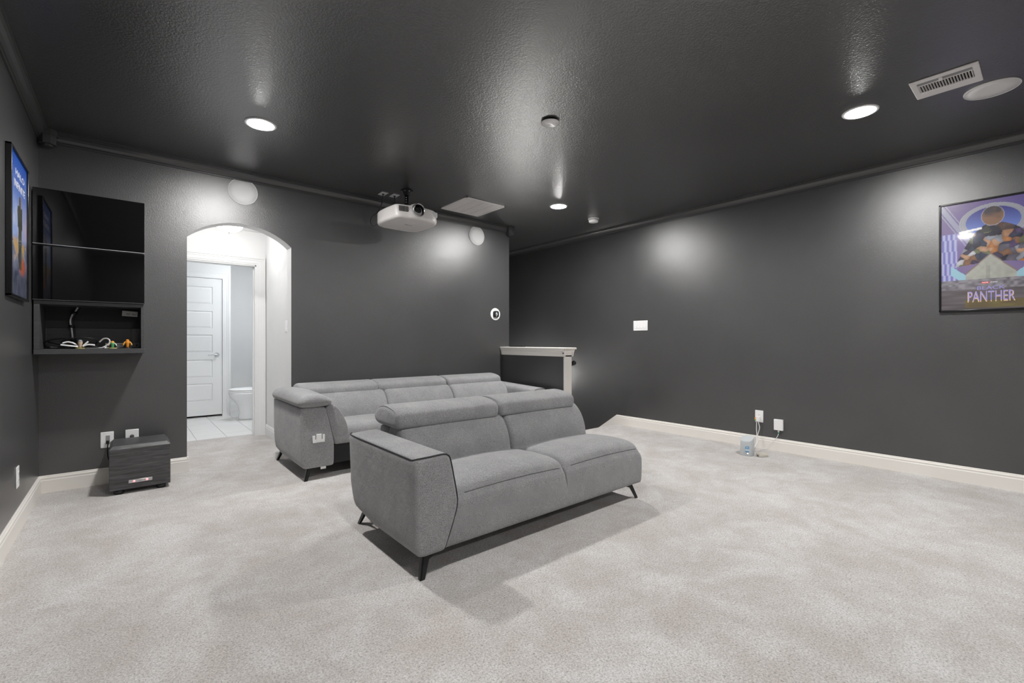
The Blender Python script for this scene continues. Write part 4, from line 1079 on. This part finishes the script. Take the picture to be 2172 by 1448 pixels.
def left_print(u, v):
    n = vnoise(u*20, v*30, 8); n2 = vnoise(u*5, v*8, 9); n3 = vnoise(u*9, v*13, 12)
    c = mix((0.34, 0.46, 0.82), (0.02, 0.12, 0.62), (v-0.55)*2.6)
    c = mix(c, (0.60, 0.66, 0.90), 1.1*max(0, 1-abs(v-0.52)*5)*n3)
    if u > 0.66: c = mix(c, (0.66, 0.46, 0.55), 0.8*(u-0.66)*3*max(0, 1-abs(v-0.52)*4.5))
    lo = mix((0.08, 0.11, 0.22), (0.34, 0.36, 0.46), n*0.6+n3*0.4)
    c = mix(c, lo, (0.45+0.06*(n2-0.5)-v)*18)
    k = max(0.0, 1-abs(v-0.36)/0.13)
    if n3*0.7+n*0.3 > 0.52: c = mix(c, (0.66, 0.40, 0.10), 0.85*k)
    c = mix(c, mix((0.045, 0.055, 0.09), (0.13, 0.14, 0.20), n), (0.26-v)*9)
    c = mix(c, (0.55, 0.13, 0.06), max(0.0, 1.1-ell(u, v, 0.72, 0.235, 0.26, 0.075))*1.6*(0.3+n3))
    # plain dark upright shape with irregular edges
    wob = 0.035*(n3-0.5)
    wid = 0.135 if 0.50 < v < 0.66 else (0.10 if v >= 0.42 else 0.085)
    if 0.20 < v < 0.66 and abs(u-0.57+wob) < wid + wob: c = mix((0.030, 0.042, 0.040), (0.12, 0.12, 0.09), n)
    if ell(u, v, 0.57, 0.69, 0.06, 0.05) < 1+wob*4: c = mix((0.10, 0.11, 0.05), (0.42, 0.18, 0.08), (u-0.54)*12)
    return c
mm = ON_LEFT(3.930, 1.796)
pt = poster(mm, 0.570, 0.832, left_print, 'framed blue poster with white title beside the wall cabinet')
part('title', ptext('HALO', 0.075, 0.03, 0.305, 1.45, 0.72, None), 'white_plastic', pt, 'white title lettering')
part('title', ptext('INFINITE', 0.070, 0.02, 0.235, 1.30, 0.85, None), 'white_plastic', pt, 'white title lettering')

# ================================================================== SMALL THINGS
# remote on the knee wall cap
t = thing('remote_control', 'black remote control lying on the white knee wall cap', 'remote', (3.98, 4.62, 1.058))
rm = Matrix.Translation((3.985, 4.625, 1.058)) @ Matrix.Rotation(PI/2+0.08, 4, 'Z')
part('case', B().rbox(-0.135, 0.135, -0.024, 0.024, 0.0005, 0.020, 0.006).xf(rm), 'black_plastic', t)
for i in range(7):
    for j in range(3):
        part('button', B().rbox(-0.105+i*0.03, -0.092+i*0.03, -0.015+j*0.012, -0.008+j*0.012, 0.0195, 0.0225, 0.0015, 1).xf(rm), 'grey_slot', t)
# dark handrail end behind the knee wall
t = thing('handrail', 'dark wooden handrail end showing past the knee wall', 'handrail', (4.10, 4.2, 0.6))
hr = [(4.112, 3.735, 0.872), (4.112, 3.80, 0.852), (4.112, 4.4, 0.43), (4.112, 6.8, -1.26)]
part('rail', B().tube(hr, 0.026, 12, 0, 0).lathe([(0, -0.028), (0.018, -0.024), (0.027, -0.012), (0.029, 0.0), (0.022, 0.02), (0, 0.03)], (4.112, 3.735, 0.872), 14, 'Y'), 'black_metal', t)
for y, z in ((4.05, 0.676), (4.9, 0.078), (5.9, -0.626)):
    part('bracket', B().tube([(4.046, y, z-0.06), (4.09, y, z-0.06), (4.112, y, z-0.01)], 0.008, 8, 0, 3), 'steel', t)
# toilet
tcx, tcy = 1.40, 7.66
t = thing('toilet', 'white toilet with closed lid beyond the doorway', 'toilet', (1.50, tcy, 0))
def egg(sx, sy, cx, n=36, back=0.22):
    pts = []
    for k in range(n):
        a = 2*PI*k/n
        x = math.cos(a); y = math.sin(a)
        pts.append((cx + x*(sx if x < 0 else back), tcy + y*sy))
    return pts
def stack(levels):
    bb = B(); rows = []
    for z, sx, sy, cx, bk in levels: rows.append([bb.bm.verts.new((x, y, z)) for x, y in egg(sx, sy, cx, 36, bk)])
    for i in range(len(rows)-1):
        for k in range(36):
            f = bb.bm.faces.new((rows[i][k], rows[i][(k+1) % 36], rows[i+1][(k+1) % 36], rows[i+1][k])); f.smooth = True
    bb.bm.faces.new(rows[0]); bb.bm.faces.new(rows[-1]); return bb
part('bowl', stack([(-0.006, 0.185, 0.115, 1.43, 0.26), (0.02, 0.185, 0.115, 1.43, 0.26), (0.10, 0.175, 0.105, 1.43, 0.25), (0.20, 0.19, 0.115, 1.43, 0.25), (0.27, 0.225, 0.145, 1.42, 0.25), (0.32, 0.265, 0.170, 1.41, 0.25), (0.365, 0.285, 0.184, 1.41, 0.25), (0.395, 0.290, 0.188, 1.41, 0.25), (0.398, 0.280, 0.18, 1.41, 0.24)]), 'porcelain', t)
part('seat', stack([(0.398, 0.285, 0.186, 1.41, 0.22), (0.402, 0.292, 0.190, 1.41, 0.22), (0.416, 0.292, 0.190, 1.41, 0.22), (0.419, 0.286, 0.186, 1.41, 0.22)]), 'white_plastic', t)
part('lid', stack([(0.421, 0.284, 0.185, 1.41, 0.22), (0.425, 0.292, 0.190, 1.41, 0.22), (0.438, 0.290, 0.188, 1.41, 0.22), (0.446, 0.268, 0.17, 1.41, 0.20), (0.449, 0.20, 0.12, 1.41, 0.15)]), 'white_plastic', t)
part('tank', B().rbox(1.67, 1.905, tcy-0.22, tcy+0.22, 0.40, 0.76, 0.02), 'porcelain', t)
part('tank_lid', B().rbox(1.655, 1.91, tcy-0.23, tcy+0.23, 0.762, 0.79, 0.008), 'porcelain', t)
part('pedestal', B().rbox(1.55, 1.80, tcy-0.10, tcy+0.10, -0.006, 0.405, 0.03), 'porcelain', t)
part('flush_lever', B().tube([(1.668, tcy-0.15, 0.71), (1.645, tcy-0.15, 0.71), (1.640, tcy-0.09, 0.705)], 0.006, 8, 0, 3), 'steel', t)
